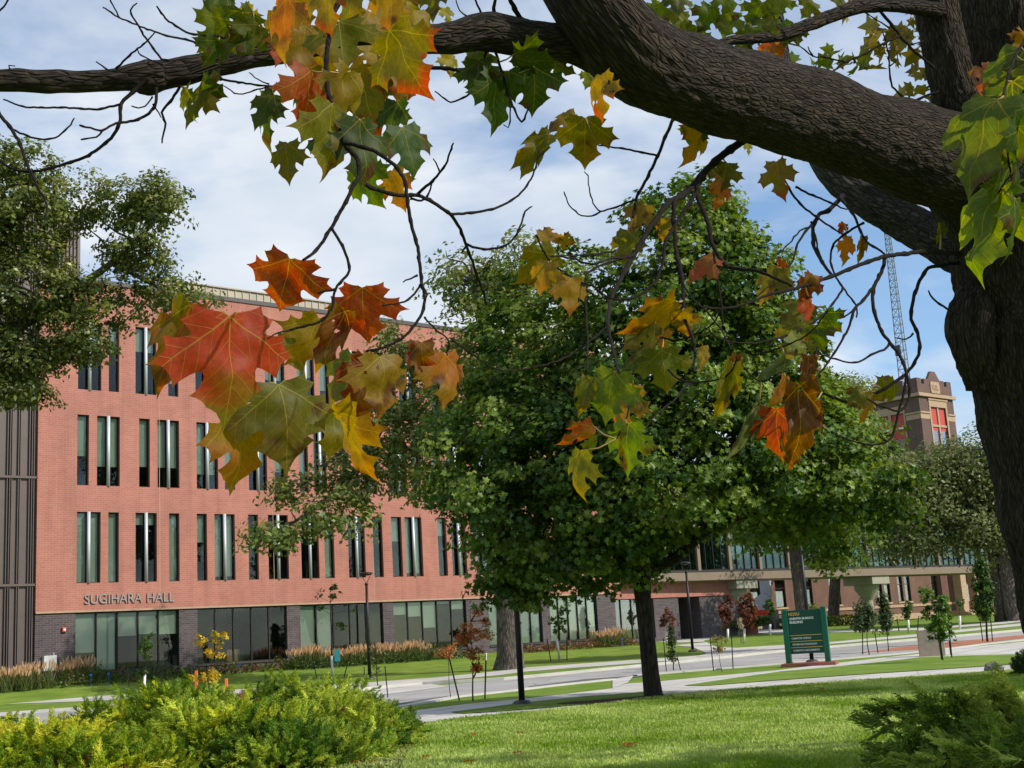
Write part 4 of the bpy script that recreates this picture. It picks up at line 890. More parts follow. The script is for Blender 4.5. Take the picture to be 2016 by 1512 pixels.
tube_mesh('limbs', [[(p, r) for p, r in tp2], limb(P(1262, 1140, D_), P(1120, 960, D_), .17, .04, 10), limb(P(1264, 1130, D_), P(1560, 960, D_ - .3), .18, .04, 10), limb(P(1262, 1125, D_), P(1380, 800, D_ - .6), .16, .04, 10), limb(P(1262, 1140, D_), P(1170, 1080, D_ - .6), .12, .03, 10)] + skeleton(Cc_, tp2, 90, .12, 5), M['bark_dark'], tr, 8)
for ob in tr.children: ob.location = -Vector(b0)

# the old elm in front of the hall, thick trunk
def big_tree(nm, base_px, label, trunk, limbs_, lobes, ncl, per, cr, leaf, cols, mleaf, seed, bk='bark_grey', T=ELM_T, F_=ELM_F, ns=80, flat=.5, yellow=.01, shell=.5, group=None, seg=18, wob=.1, droop=.5):
    b_ = G(*base_px) if len(base_px) == 2 else Vector(base_px)
    o = empty(nm, b_, 0, label=label, cat='tree', group=group)
    Cq = crown('crown', lobes, ncl, per, cr, leaf, mleaf, o, cols, seed, T, F_, shell=shell, flat=flat, yellow=yellow, droop=droop)
    tube_mesh('trunk', [trunk], M[bk], o, seg, .10)
    chains = [c for c in limbs_]; base_pts = trunk[len(trunk) // 2:] + [p for c in chains for p in c[1:-1]]
    sk = []
    r_ = random.Random(seed)
    for i in r_.sample(range(len(Cq)), min(ns, len(Cq))):
        q_ = Vector(Cq[i]); c = min(base_pts, key=lambda t: (t[0] - q_).length); sk.append(limb(c[0], q_, min(c[1] * .55, .09), .01, 7, wob, .03))
    tube_mesh('limbs', chains + sk, M[bk], o, 8)
    for ob in o.children: ob.location = -b_
    return o
def chain(pts, step=30):
    """(px, py, depth, radius m) smoothed"""
    return [(P(p[0], p[1], p[2]), max(.004, p[3])) for p in spline(pts, step)]
d1 = 56.0
big_tree('elm_tree', (1003, 1326), 'old elm with a thick furrowed trunk behind the round maple, lacy limbs crossing the hall',
    chain([(1001, 1334, d1, .95), (1003, 1318, d1, .72), (1003, 1290, d1, .60), (1002, 1220, d1, .54), (1000, 1120, d1, .52), (995, 1000, d1, .48)]),
    [chain([(995, 1000, d1, .5), (980, 850, d1, .42), (965, 700, d1, .32), (940, 600, d1, .2), (930, 520, d1, .1)]), chain([(985, 900, d1, .36), (900, 840, d1, .26), (800, 820, d1, .18), (700, 870, d1, .1), (590, 960, d1, .05)]),
     chain([(970, 730, d1, .3), (1020, 620, d1, .2), (1050, 530, d1, .1)]), chain([(995, 980, d1, .4), (1060, 820, d1, .3), (1120, 680, d1, .15)]), chain([(940, 870, d1, .25), (860, 760, d1, .15), (800, 700, d1, .06)]), chain([(760, 830, d1, .12), (680, 950, d1, .1), (560, 1040, d1, .06), (480, 1080, d1, .03)])],
    lobes_px([(930, 560, d1, 75, 85, 3), (1020, 540, d1, 70, 75, 3), (1090, 600, d1, 90, 120, 3.5), (960, 700, d1, 110, 90, 3.5), (870, 780, d1, 90, 90, 3), (780, 700, d1, 50, 60, 2.2), (790, 850, d1, 90, 80, 2.8), (690, 900, d1, 80, 50, 2.2), (590, 950, d1, 70, 32, 1.8), (560, 1050, d1 - 2, 110, 28, 1.8), (660, 1010, d1 - 2, 70, 36, 1.6), (700, 960, d1, 60, 40, 1.6), (850, 940, d1, 90, 45, 2.5), (1150, 800, d1, 110, 150, 3)]),
    640, 40, .85, .27, EL, M['leaf_elm'], 21, ns=130, yellow=.025, wob=.16)
# left elm, trunk outside the picture
d2 = 40.0; bx = G(-330, 1420)
big_tree('elm_tree', (bx.x, bx.y, 0), 'lacy elm at the upper left whose branches cross the metal-clad corner of the hall',
    [(Vector((bx.x, bx.y, -.1)), .7), (Vector((bx.x, bx.y, 2)), .5), (P(-300, 1000, d2), .42), (P(-260, 800, d2), .38)],
    [chain([(-260, 800, d2, .35), (-100, 700, d2, .28), (40, 640, d2, .2), (160, 560, d2, .14), (230, 510, d2, .10), (300, 440, d2, .07), (340, 370, d2, .03)], 40), chain([(-260, 800, d2, .3), (-150, 600, d2, .22), (-20, 480, d2, .14), (100, 380, d2, .05)], 40), chain([(-100, 700, d2, .2), (0, 720, d2, .12), (120, 700, d2, .05)], 40), chain([(-200, 680, d2, .25), (-100, 480, d2, .15), (0, 330, d2, .06)], 40), chain([(220, 515, d2, .09), (300, 560, d2, .06), (380, 600, d2, .03)], 40)],
    lobes_px([(-60, 420, d2, 130, 120, 2.5), (40, 420, d2, 100, 95, 2.2), (40, 320, d2, 80, 45, 1.4), (130, 400, d2, 80, 60, 1.5), (60, 560, d2, 110, 90, 2.2), (150, 590, d2, 75, 60, 1.4), (250, 400, d2, 60, 55, 1.3), (320, 400, d2, 60, 70, 1.3), (270, 490, d2, 75, 50, 1.3), (250, 590, d2, 90, 45, 1.4), (330, 560, d2, 50, 40, 1.0), (40, 690, d2, 95, 60, 1.6), (20, 760, d2, 70, 38, 1.2), (150, 670, d2, 80, 45, 1.2), (-60, 650, d2, 100, 120, 2), (400, 590, d2, 35, 25, .8)]),
    1150, 42, .48, .165, [(.115, .145, .030), (.15, .18, .038), (.08, .11, .024), (.20, .215, .05)], M['leaf_elm'], 31, ns=150, wob=.14, yellow=.004)
# thin trunk behind the sign, light crown over the skywalk
d3 = 60.0; b3 = G(1582, 1293)
big_tree('ash_tree', (1582, 1293), 'slim grey-trunked tree behind the green sign, yellow-green leaves hanging over the skywalk',
    chain([(1590, 1303, d3, .45), (1586, 1250, d3, .33), (1572, 1150, d3, .28), (1560, 1050, d3, .25)]), [chain([(1560, 1050, d3, .2), (1590, 960, d3, .15), (1640, 880, d3, .08)]), chain([(1560, 1060, d3, .18), (1500, 980, d3, .1), (1460, 900, d3, .05)])],
    lobes_px([(1620, 1030, d3, 90, 50, 2.4), (1480, 1030, d3, 70, 35, 2), (1615, 1100, d3, 40, 28, 1), (1660, 960, d3, 90, 110, 3), (1500, 950, d3, 120, 90, 3), (1610, 850, d3, 90, 110, 3)]),
    300, 55, .95, .24, [(.15, .21, .03), (.12, .18, .03), (.08, .14, .025)], M['leaf_bg'], 41, T=MAPLE_T, F_=MAPLE_F, ns=40, yellow=.01)
# right elm, grey trunk against the picture's edge
d4 = 88.0
big_tree('elm_tree', (1992, 1241), 'broad grey-green elm at the right whose crown hides the foot of the brick tower',
    chain([(1997, 1250, d4, 1.5), (1990, 1235, d4, 1.05), (1980, 1180, d4, .85), (1968, 1100, d4, .75), (1950, 1040, d4, .6)]),
    [chain([(1950, 1040, d4, .5), (1900, 980, d4, .4), (1840, 930, d4, .2), (1780, 910, d4, .1)]), chain([(1960, 1060, d4, .5), (1990, 960, d4, .4), (2010, 880, d4, .2)]), chain([(1965, 1080, d4, .4), (1880, 1040, d4, .25), (1790, 1030, d4, .1)]), chain([(1940, 1030, d4, .4), (1930, 940, d4, .3), (1900, 880, d4, .1)])],
    lobes_px([(1790, 960, d4, 95, 60, 4), (1860, 930, d4, 90, 50, 4), (1930, 900, d4, 75, 60, 4), (1990, 930, d4, 60, 90, 4), (1860, 1010, d4, 110, 60, 4), (1780, 1050, d4, 75, 50, 3.5), (1940, 1040, d4, 70, 50, 3.5), (1720, 930, d4, 60, 60, 3), (2050, 1000, d4, 70, 120, 4), (1850, 905, d4, 60, 22, 2.5)]),
    760, 55, 1.35, .30, [(.15, .18, .06), (.12, .155, .05), (.18, .20, .07)], M['leaf_elm'], 51, ns=120, yellow=.004, droop=.8)
# loose pale crown left of the tower
d5 = 112.0; b5 = G(1640, 1228)
big_tree('birch_tree', (b5.x, b5.y, b5.z), 'pale yellow-green tree top between the round maple and the brick tower',
    chain([(1640, 1232, d5, .5), (1650, 1000, d5, .4), (1660, 900, d5, .3)]), [chain([(1660, 900, d5, .25), (1690, 800, d5, .15), (1700, 750, d5, .05)])],
    lobes_px([(1672, 775, d5, 36, 34, 3), (1650, 820, d5, 60, 70, 4), (1690, 885, d5, 70, 50, 4), (1620, 760, d5, 40, 50, 3)]), 240, 55, 1.6, .32, [(.20, .24, .06), (.16, .20, .05)], M['leaf_elm'], 61, ns=50)
# trees beyond the right edge of the picture: their shade falls across the lawn and the skywalk
for i, (x, y, s_, lab) in enumerate([(15.6, 25.4, .80, 'maple standing just beyond the right edge, its shade crossing the near lawn'), (22.5, 24.8, 1.0, 'wide maple farther beyond the right edge, its shade reaching the path')]):
    cz = 7.0 * s_; c0 = np.array([x, y, cz + .6])
    big_tree('maple_tree', (x, y, 0), lab, [(Vector((x, y, -.1)), .4), (Vector((x, y, 2)), .3), (Vector((x, y, cz)), .2)], [limb(Vector((x, y, 3)), Vector((x + a, y + b_, cz)), .15, .04) for a, b_ in ((3, 1), (-3, 0), (1, 3), (0, -3))],
        [(c0, np.array([4.6, 4.0, 3.0]) * s_), (c0 + [-1.5, 1, 1.5], np.array([3., 3, 2.2]) * s_), (c0 + [1.5, -1, 1], np.array([3., 3, 2.2]) * s_)], 300, 30, .75, .22, DK, M['leaf_bg'], 70 + i, T=ELM_T, F_=ELM_F, ns=20)

# ------------------------------------------------------------------ young trees
def sapling(px, py, crown_, label, cols, guard=None, nm='young_tree', leaf=.10, ncl=26, per=26, cr=.16, r=.022, lean=0.0, T=MAPLE_T, F_=MAPLE_F, off=None, top=None):
    """crown_: list of px ellipses (x, y, rx, ry); guard: (y0, y1) px of the white tube"""
    b_ = G(px, py) if off is None else BP(px, off); d = float((np.array(b_) - CAM) @ _F)
    o = empty(nm, b_, 0, label=label, cat='tree', group='young staked trees along the road')
    lo = lobes_px([(x, y, d, rx, ry, rx * d / FPX) for x, y, rx, ry in crown_])
    Cq = crown('crown', lo, ncl, per, cr, leaf, M['leaf_bg'], o, cols, int(px), T, F_, shell=.3, flat=.8)
    tx, ty = (crown_[0][0], min(c[1] for c in crown_)) if top is None else top
    tp_ = [(p, max(.008, r * (1 - .75 * i / 8))) for i, (p, _) in enumerate(limb(b_ - Vector((0, 0, .05)), P(tx, ty, d), r, .008, 8, .02))]
    br_ = []
    for q_ in Cq[:max(8, ncl // 2)]:
        q_ = Vector(q_); c = min(tp_[2:], key=lambda t: (t[0] - q_).length + (0 if t[0].z < q_.z else .6)); br_.append(limb(c[0], q_, .010, .004, 4, .06))
    tube_mesh('trunk', [tp_], M['bark_dark'], o, 8); tube_mesh('branches', br_, M['bark_dark'], o, 5)
    if guard:
        g0, g1 = P(px, guard[0], d), P(px, guard[1], d); z1 = g0.z; z0 = b_.z
        mbg = MB(); dirv = (tp_[2][0] - tp_[0][0]).normalized(); mbg.tube([b_ + dirv * .02, b_ + dirv * max(.5, z1 - z0)], .055 * max(1, d / 60), 12); mbg.build('trunk_guard', M['white'], o, smooth=True)
    for ob in o.children: ob.location = -b_
    return o
def stake(x0, y0, x1, y1, lab, r=.018, c='darkmetal', cap=None):
    b_ = G(x1, y1); d = float((np.array(b_) - CAM) @ _F); t_ = P(x0, y0, d)
    o = MB().tube([Vector((0, 0, -.1)), t_ - b_], r * max(1, d / 45), 6).build('tree_stake', M[c], label=lab, cat='stake', group='dark stakes holding the young trees'); o.location = b_
    if cap: MB().tube([(t_ - b_) * .86, (t_ - b_) * 1.01], r * 1.15, 6).build('cap', M['white'], o)
YL = [(.55, .38, .03), (.45, .33, .04), (.30, .28, .04)]
ORG = [(.42, .12, .03), (.36, .16, .05), (.48, .20, .05), (.22, .16, .04)]
RED = [(.17, .06, .035), (.21, .085, .045), (.12, .055, .035)]
GRN = [(.06, .12, .02), (.085, .15, .025), (.05, .09, .02)]
sapling(283, 1372, [(288, 1268, 20, 34), (280, 1320, 9, 20)], 'young green tree with a white trunk guard before the first ground window', GRN, (1320, 1358), off=None, ncl=26)
stake(251, 1315, 256, 1370, 'dark stake left of the sapling before the first ground window'); stake(320, 1312, 317, 1366, 'dark stake right of the sapling before the first ground window')
sapling(413, 1362, [(400, 1262, 16, 14), (437, 1253, 18, 9), (436, 1282, 16, 8), (410, 1290, 12, 20), (412, 1330, 22, 14), (380, 1335, 16, 8)], 'bright yellow young tree behind the big juniper', YL, leaf=.15, ncl=44, per=20, T=ELM_T, F_=ELM_F)
sapling(655, 1333, [(650, 1165, 24, 18), (635, 1215, 22, 22), (672, 1230, 28, 14), (690, 1195, 14, 10)], 'tall sparse green sapling with a white guard by the teal notice', GRN, (1290, 1330), ncl=20, per=12, r=.04, leaf=.14)
stake(614, 1288, 624, 1334, 'dark stake left of the sapling by the teal notice'); stake(690, 1286, 676, 1333, 'dark stake right of the sapling by the teal notice')
sapling(744, 1352, [(738, 1280, 10, 16), (741, 1315, 6, 28)], 'thin dark sapling close behind the far lamp post', [(.07, .10, .03), (.10, .09, .04)], ncl=16, per=14, leaf=.08)
stake(717, 1313, 717, 1350, 'dark stake left of the thin sapling by the far lamp'); stake(758, 1312, 764, 1374, 'dark stake right of the thin sapling by the far lamp')
sapling(931, 1380, [(925, 1245, 26, 22), (958, 1235, 14, 26), (944, 1200, 8, 16), (930, 1285, 24, 20), (910, 1255, 14, 12), (938, 1310, 12, 10)], 'orange-leaved young tree between two stakes by the road', ORG, leaf=.085, ncl=60, per=30, cr=.14, T=ELM_T, F_=ELM_F)
sapling(888, 1376, [(878, 1283, 20, 9), (890, 1276, 10, 8)], 'small orange seedling tied to the leaning stake', ORG, leaf=.08, ncl=14, per=18, T=ELM_T, F_=ELM_F, r=.012)
stake(884, 1294, 906, 1379, 'leaning dark stake left of the orange young tree', .022); stake(957, 1287, 954, 1376, 'dark white-topped stake right of the orange young tree', .022, cap=1)
sapling(1102, 1302, [(1098, 1225, 22, 30), (1110, 1200, 12, 18)], 'slender green sapling with a white guard before the fifth ground window', GRN, (1257, 1295), ncl=24, per=16, leaf=.14)
stake(1077, 1258, 1085, 1302, 'dark stake left of the sapling before the fifth ground window'); stake(1116, 1254, 1116, 1300, 'dark stake right of the sapling before the fifth ground window')
sapling(1313, 1275, [(1312, 1208, 13, 22), (1320, 1225, 10, 16), (1303, 1222, 8, 14)], 'rust-red young tree with a white guard just right of the black maple trunk', RED, (1236, 1274), ncl=34, per=20, leaf=.13)
sapling(1326, 1320, [(1322, 1262, 8, 18), (1324, 1288, 7, 16), (1321, 1242, 5, 12)], 'narrow dark green column of a sapling right of the black maple trunk', [(.04, .08, .02), (.06, .09, .03)], ncl=34, per=24, leaf=.08, cr=.12)
stake(1306, 1257, 1312, 1322, 'dark stake left of the narrow column sapling'); stake(1333, 1292, 1341, 1320, 'leaning dark stake right of the narrow column sapling')
sapling(1422, 1323, [(1410, 1262, 9, 12), (1424, 1258, 7, 9), (1418, 1275, 10, 7)], 'wispy small sapling with drooping brown leaves near the sign', [(.28, .20, .08), (.20, .17, .06)], leaf=.12, ncl=14, per=10, r=.012, T=ELM_T, F_=ELM_F)
stake(1398, 1256, 1405, 1321, 'dark pale-topped stake left of the wispy brown sapling'); stake(1440, 1248, 1443, 1317, 'dark stake right of the wispy brown sapling')
sapling(1433, 1262, [(1428, 1205, 14, 26), (1436, 1185, 8, 14)], 'rust-red shrubby sapling left of the first pier', RED, (1238, 1260), ncl=44, per=22, leaf=.15)
sapling(1464, 1268, [(1472, 1200, 18, 32), (1478, 1185, 10, 14)], 'broad rust-red sapling right of the first pier with a white guard', RED, (1237, 1266), ncl=60, per=22, leaf=.15)
sapling(1459, 1266, [(1458, 1225, 4, 22)], 'pale dry narrow sapling in front of the rust-red pair', [(.42, .34, .26)], ncl=16, per=14, leaf=.09)
sapling(1516, 1252, [(1515, 1198, 11, 16), (1513, 1186, 6, 10)], 'tall thin green sapling before the hooded sculpture', GRN, (1229, 1250), ncl=26, per=20, leaf=.14)
sapling(1602, 1262, [(1600, 1198, 13, 12)], 'yellow-green sapling just above the top right corner of the sign', [(.2, .2, .05), (.12, .15, .03)], ncl=16, per=14, leaf=.16)
sapling(1712, 1290, [(1700, 1205, 26, 30), (1712, 1225, 16, 28), (1690, 1225, 16, 22)], 'grey-green bushy sapling in front of the second pier', [(.08, .115, .05), (.06, .09, .035)], ncl=60, per=24, leaf=.11, cr=.2)
stake(1698, 1240, 1698, 1289, 'dark stake left of the grey-green bushy sapling'); stake(1722, 1244, 1729, 1286, 'dark stake right of the grey-green bushy sapling')
sapling(1749, 1283, [(1743, 1215, 12, 38), (1738, 1185, 8, 20)], 'dark columnar sapling right of the second pier', [(.04, .075, .02), (.06, .09, .03)], ncl=70, per=24, leaf=.11, cr=.2)
sapling(1789, 1246, [(1788, 1196, 10, 16), (1784, 1210, 8, 10)], 'small green sapling with a white guard between the pier and the marker stone', GRN, (1220, 1241), ncl=26, per=16, leaf=.14)
stake(1766, 1218, 1770, 1243, 'dark stake left of the small white-guarded sapling'); stake(1808, 1216, 1806, 1243, 'dark stake right of the small white-guarded sapling')
sapling(1890, 1240, [(1889, 1186, 6, 12)], 'far small sapling with a white guard before the porch', GRN, (1212, 1232), ncl=10, per=10, leaf=.14)
sapling(1857, 1302, [(1840, 1195, 24, 26), (1825, 1168, 14, 10), (1856, 1225, 22, 26), (1845, 1245, 18, 14), (1862, 1190, 10, 16)], 'leafy bright green sapling in front of the beige marker stone', [(.08, .16, .02), (.06, .12, .02), (.12, .2, .03)], ncl=64, per=24, leaf=.11, cr=.16)
stake(1846, 1240, 1854, 1300, 'dark stake left of the leafy sapling by the marker stone', .022); stake(1867, 1226, 1874, 1296, 'dark stake right of the leafy sapling by the marker stone', .022)
sapling(1944, 1264, [(1936, 1150, 14, 40), (1936, 1190, 15, 28), (1932, 1120, 7, 20)], 'tall bright columnar young tree before the porch of the old building', [(.055, .115, .02), (.08, .15, .025), (.045, .08, .02)], ncl=130, per=30, leaf=.13, cr=.22, r=.05)
stake(1929, 1217, 1935, 1263, 'dark stake left of the tall columnar young tree'); stake(1950, 1216, 1954, 1263, 'dark stake right of the tall columnar young tree')

# ------------------------------------------------------------------ junipers
def frond(seed, L_=.34, nside=17, w_=.0085):
    """one feathery spray: curved axis with side shoots, all narrow leaf faces"""
    r_ = np.random.RandomState(seed); V = []; F_ = []
    def blade(a, b_, w0):
        d = b_ - a; s_ = np.cross(d, r_.normal(size=3)); s_ /= (np.linalg.norm(s_) + 1e-9); k = len(V); V.extend([a - s_ * w0, a + s_ * w0, b_ + s_ * w0 * .25, b_ - s_ * w0 * .25]); F_.append((k, k + 1, k + 2, k + 3))
    ax = [np.array([.04 * math.sin(t * 2) * t, t * L_, .10 * L_ * t * t]) for t in np.linspace(0, 1, 7)]
    for a, b_ in zip(ax[:-1], ax[1:]): blade(a, b_, w_ * .5)
    for i in range(nside):
        t = .12 + .86 * (i / nside); a = ax[0] * (1 - t) + ax[-1] * t; a[2] = .10 * L_ * t * t
        for s_ in (-1, 1):
            l_ = L_ * .42 * (1 - t * .65) * r_.uniform(.7, 1.15); dr = np.array([s_ * .75, .75, r_.normal(0, .3)]); dr /= np.linalg.norm(dr); b_ = a + dr * l_; blade(a, b_, w_)
            for tt in (.4, .7):
                m_ = a + (b_ - a) * tt; blade(m_, m_ + (dr * .5 + np.array([-s_ * .35, .6, r_.normal(0, .3)])) * l_ * .38, w_ * .8)
    return np.array(V), np.array(F_)
FR = [frond(i) for i in range(4)]
def juniper(label, mounds, n, cols, seed, arms=(), scale=1.0, deadn=.004, outw=.5, group=None):
    """mounds: (x, y, rx, ry, h) ellipsoids on the ground; sprays point outward and up"""
    r_ = np.random.RandomState(seed); c0 = Vector((mounds[0][0], mounds[0][1], 0)); o = empty('juniper_shrub', c0, 0, label=label, cat='shrub', group=group)
    Pp = []; Nn = []; A = []
    w_ = np.array([m_[2] * m_[3] for m_ in mounds]); w_ = w_ / w_.sum()
    while len(Pp) < n:
        m_ = mounds[r_.choice(len(mounds), p=w_)]; d = r_.normal(size=3); d[2] = abs(d[2]); d /= np.linalg.norm(d)
        f = r_.uniform(.72, 1.06); q_ = np.array([m_[0] + d[0] * m_[2] * f, m_[1] + d[1] * m_[3] * f, d[2] * m_[4] * f])
        nz = noise.noise(Vector(q_ * 1.1)) + .5 * noise.noise(Vector(q_ * 2.6 + np.array([9., 0, 0]))); q_[2] = max(.03, q_[2] * (1 + .55 * nz)); q_[:2] += d[:2] * nz * .45
        if any(((q_[0] - k_[0]) / (k_[2] * .8)) ** 2 + ((q_[1] - k_[1]) / (k_[3] * .8)) ** 2 + (q_[2] / (k_[4] * .8)) ** 2 < .75 for k_ in mounds): continue
        Pp.append(q_); g_ = np.array([d[0], d[1], .0]); g_ = g_ / (np.linalg.norm(g_) + .2); A.append(g_ * outw + r_.normal(0, .42, 3) + [0, 0, .38]); Nn.append(d + [0, 0, .5])
    for (ax_, ay_, az_, bx_, by_, bz_, k_) in arms:
        for t in np.linspace(0, 1, k_):
            q_ = np.array([ax_ + (bx_ - ax_) * t, ay_ + (by_ - ay_) * t, az_ + (bz_ - az_) * t + .10 * math.sin(t * 3.1)]) + r_.normal(0, .03, 3)
            Pp.append(q_); A.append(np.array([bx_ - ax_, by_ - ay_, .12]) / math.hypot(bx_ - ax_, by_ - ay_) + r_.normal(0, .3, 3)); Nn.append(np.array([0, 0, 1.]) + r_.normal(0, .3, 3))
    Pp, A, Nn = np.array(Pp), np.array(A), np.array(Nn); n = len(Pp)
    y_ = A / np.linalg.norm(A, axis=1, keepdims=True); x_ = np.cross(y_, Nn); x_ /= np.linalg.norm(x_, axis=1, keepdims=True); z_ = np.cross(x_, y_); Rm = np.stack([x_, y_, z_], 2)
    cl = np.array([noise.noise(Vector(p * .8 + np.array([seed * 3., 0, 0]))) for p in Pp]); ci = np.clip((cl * 1.1 + .5 + r_.normal(0, .24, n)) * len(cols), 0, len(cols) - 1).astype(int)
    cc = np.array(cols)[ci] * r_.uniform(.7, 1.3, (n, 1)); dd = r_.rand(n) < deadn; cc[dd] = [.24, .10, .05]
    Vs, Fs, Cs = [], [], []; b_ = 0
    for k_ in range(4):
        m_ = np.arange(n) % 4 == k_; V, F_, C_ = inst(FR[k_][0], FR[k_][1], Pp[m_], Rm[m_], r_.uniform(.6, 1.25, m_.sum()) * scale, c4(cc[m_])); Vs.append(V); Fs.append(F_ + b_); Cs.append(C_); b_ += len(V)
    V = np.concatenate(Vs); ob = link('foliage', np_mesh('foliage', V, np.concatenate(Fs), np.concatenate(Cs)), M['conifer'], o); ob.location = -c0
    # woody core and stems
    ch = []
    for i in range(26):
        q_ = Vector(Pp[r_.randint(n)]); m_ = mounds[r_.randint(len(mounds))]; ch.append(limb(Vector((m_[0] + r_.normal(0, .15), m_[1] + r_.normal(0, .15), -.05)), q_, .03, .006, 7, .1))
    ob = tube_mesh('stems', ch, M['twig'], o, 6); ob.location = -c0
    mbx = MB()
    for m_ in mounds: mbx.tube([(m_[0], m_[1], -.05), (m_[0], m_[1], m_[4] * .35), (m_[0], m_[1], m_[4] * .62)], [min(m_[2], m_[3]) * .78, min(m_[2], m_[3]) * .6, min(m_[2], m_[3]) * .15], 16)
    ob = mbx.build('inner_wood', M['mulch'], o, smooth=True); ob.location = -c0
    return o
JY = [(.12, .20, .012), (.27, .34, .02), (.44, .47, .03), (.56, .54, .05)]; JG = [(.08, .16, .02), (.16, .26, .028), (.28, .37, .04), (.42, .48, .06)]
sheet('mulch', [(-300, 1560), (-200, 1440), (200, 1425), (700, 1425), (800, 1438), (815, 1460), (790, 1512), (760, 1560)], .038, M['mulch'], label='mulch under the big junipers at the lower left', cat='mulch')
juniper('bright yellow-green juniper filling the lower left corner', [(-7.6, 18.4, 1.7, 1.5, .62), (-8.9, 19.8, 1.6, 1.5, .55), (-6.3, 17.4, 1.5, 1.3, .55)], 5200, JY, 1, deadn=.003, scale=.78)
juniper('largest juniper, broad green-gold mound in the middle of the left mass', [(-5.4, 21.0, 1.7, 1.7, .92), (-4.7, 19.2, 1.5, 1.5, .78), (-6.6, 21.4, 1.4, 1.4, .80)], 6500, JY[:3] + JG[1:], 2, deadn=.004, scale=.78)
juniper('rich green juniper at the right end of the left mass, spilling toward the lawn', [(-3.85, 21.7, 1.25, 1.2, .84), (-3.25, 20.4, 1.1, 1.15, .66), (-3.5, 18.6, 1.25, 1.2, .50), (-2.65, 20.9, .65, .7, .38)], 5200, JG, 3, deadn=.003, scale=.78)
def GP(x, y, z=0.0): g_ = G(x, y); return (g_.x, g_.y, z)
a_ = GP(2010, 1530); am = []
for (x0, y0, z0, x1, y1, z1) in ((2000, 1500, .35, 1745, 1402, .55), (2000, 1510, .3, 1730, 1432, .4), (2010, 1530, .3, 1725, 1500, .1), (2010, 1540, .2, 1790, 1530, .1), (2000, 1480, .4, 1850, 1400, .6), (2010, 1470, .5, 1960, 1378, .6), (1990, 1500, .4, 1800, 1455, .35)):
    p0 = G(x0, y0); t_ = ray(x1, y1); t_ = CAM + t_ * ((z1 - EYE) / t_[2]); am.append((p0.x, p0.y, z0, t_[0], t_[1], z1, 44)) if np.hypot(t_[0] - p0.x, t_[1] - p0.y) < 4 else am.append((p0.x, p0.y, z0, p0.x + (t_[0] - p0.x) * .6, p0.y + (t_[1] - p0.y) * .6, z1, 44))
gq = G(1960, 1500)
juniper('feathery spreading juniper in the lower right corner', [(gq.x + .75, gq.y + .1, 1.1, 1.0, .28), (gq.x + .2, gq.y - .6, .8, .8, .18), (gq.x + 1.3, gq.y + .9, 1.1, 1.0, .30)], 1100, [(.12, .20, .03), (.20, .29, .04), (.30, .38, .06), (.36, .42, .08)], 4, arms=am, deadn=.0, scale=1.0, outw=.9)
gq = G(2010, 1330)
juniper('small dark yew at the right edge beside the rock', [(gq.x + .65, gq.y, .7, .6, .55), (gq.x + .9, gq.y, .5, .5, .8)], 420, [(.02, .045, .018), (.035, .07, .02)], 5, deadn=0)
# ------------------------------------------------------------------ the maple overhead, seen from under its limb
FO = Vector(P(2350, 1830, 6.5)); FO.z = 0
fm = empty('maple_tree', FO, 0, label='close dark maple at the right edge with heavy limb and turning leaves overhead', cat='tree')
HALF = [(0, 0), (.07, -.04), (.20, -.05), (.36, -.11), (.36, -.02), (.47, .03), (.41, .10), (.355, .165), (.46, .19), (.62, .175), (.60, .29), (.77, .42), (.62, .44), (.565, .50), (.53, .62), (.42, .55), (.285, .495), (.255, .545), (.275, .63), (.38, .71), (.28, .755), (.20, .83), (.10, .895), (0, 1.07)]
def leaf_template():
    base = HALF + [(-x, y) for x, y in HALF[-2:0:-1]]; out_ = []
    n = len(base)
    for i in range(n): # finer, slightly scalloped outline
        a, b_ = Vector(base[i]), Vector(base[(i + 1) % n]); out_.append(tuple(a))
        if (b_ - a).length > .07:
            nn = Vector((b_.y - a.y, a.x - b_.x)).normalized() * (b_ - a).length
            out_.append(tuple(a.lerp(b_, .35) - nn * .05)); out_.append(tuple(a.lerp(b_, .7) - nn * .045))
    m_ = len(out_); px_ = np.array([p[0] for p in out_]); pts = [Vector(p) for p in out_]
    g_ = np.arange(-.75, 1.1, .055); gx_, gy_ = np.meshgrid(g_, g_); gx_ = gx_.ravel(); gy_ = gy_.ravel(); k_ = in_poly(gx_, gy_, out_)
    for a, b_ in zip(gx_[k_], gy_[k_]):
        if min((a - p[0]) ** 2 + (b_ - p[1]) ** 2 for p in out_) > .0009: pts.append(Vector((a + rnd.uniform(-.008, .008), b_)))
    r_ = delaunay_2d_cdt(pts, [(i, (i + 1) % m_) for i in range(m_)], [], 1, 1e-5)
    vs = np.array([tuple(v) for v in r_[0]]); fs = [f for f in r_[2] if len(f) == 3]
    c_ = np.array([vs[list(f)].mean(0) for f in fs]); k_ = in_poly(c_[:, 0], c_[:, 1], out_)
    return vs, np.array([f for f, t in zip(fs, k_) if t])
LV, LF = leaf_template()
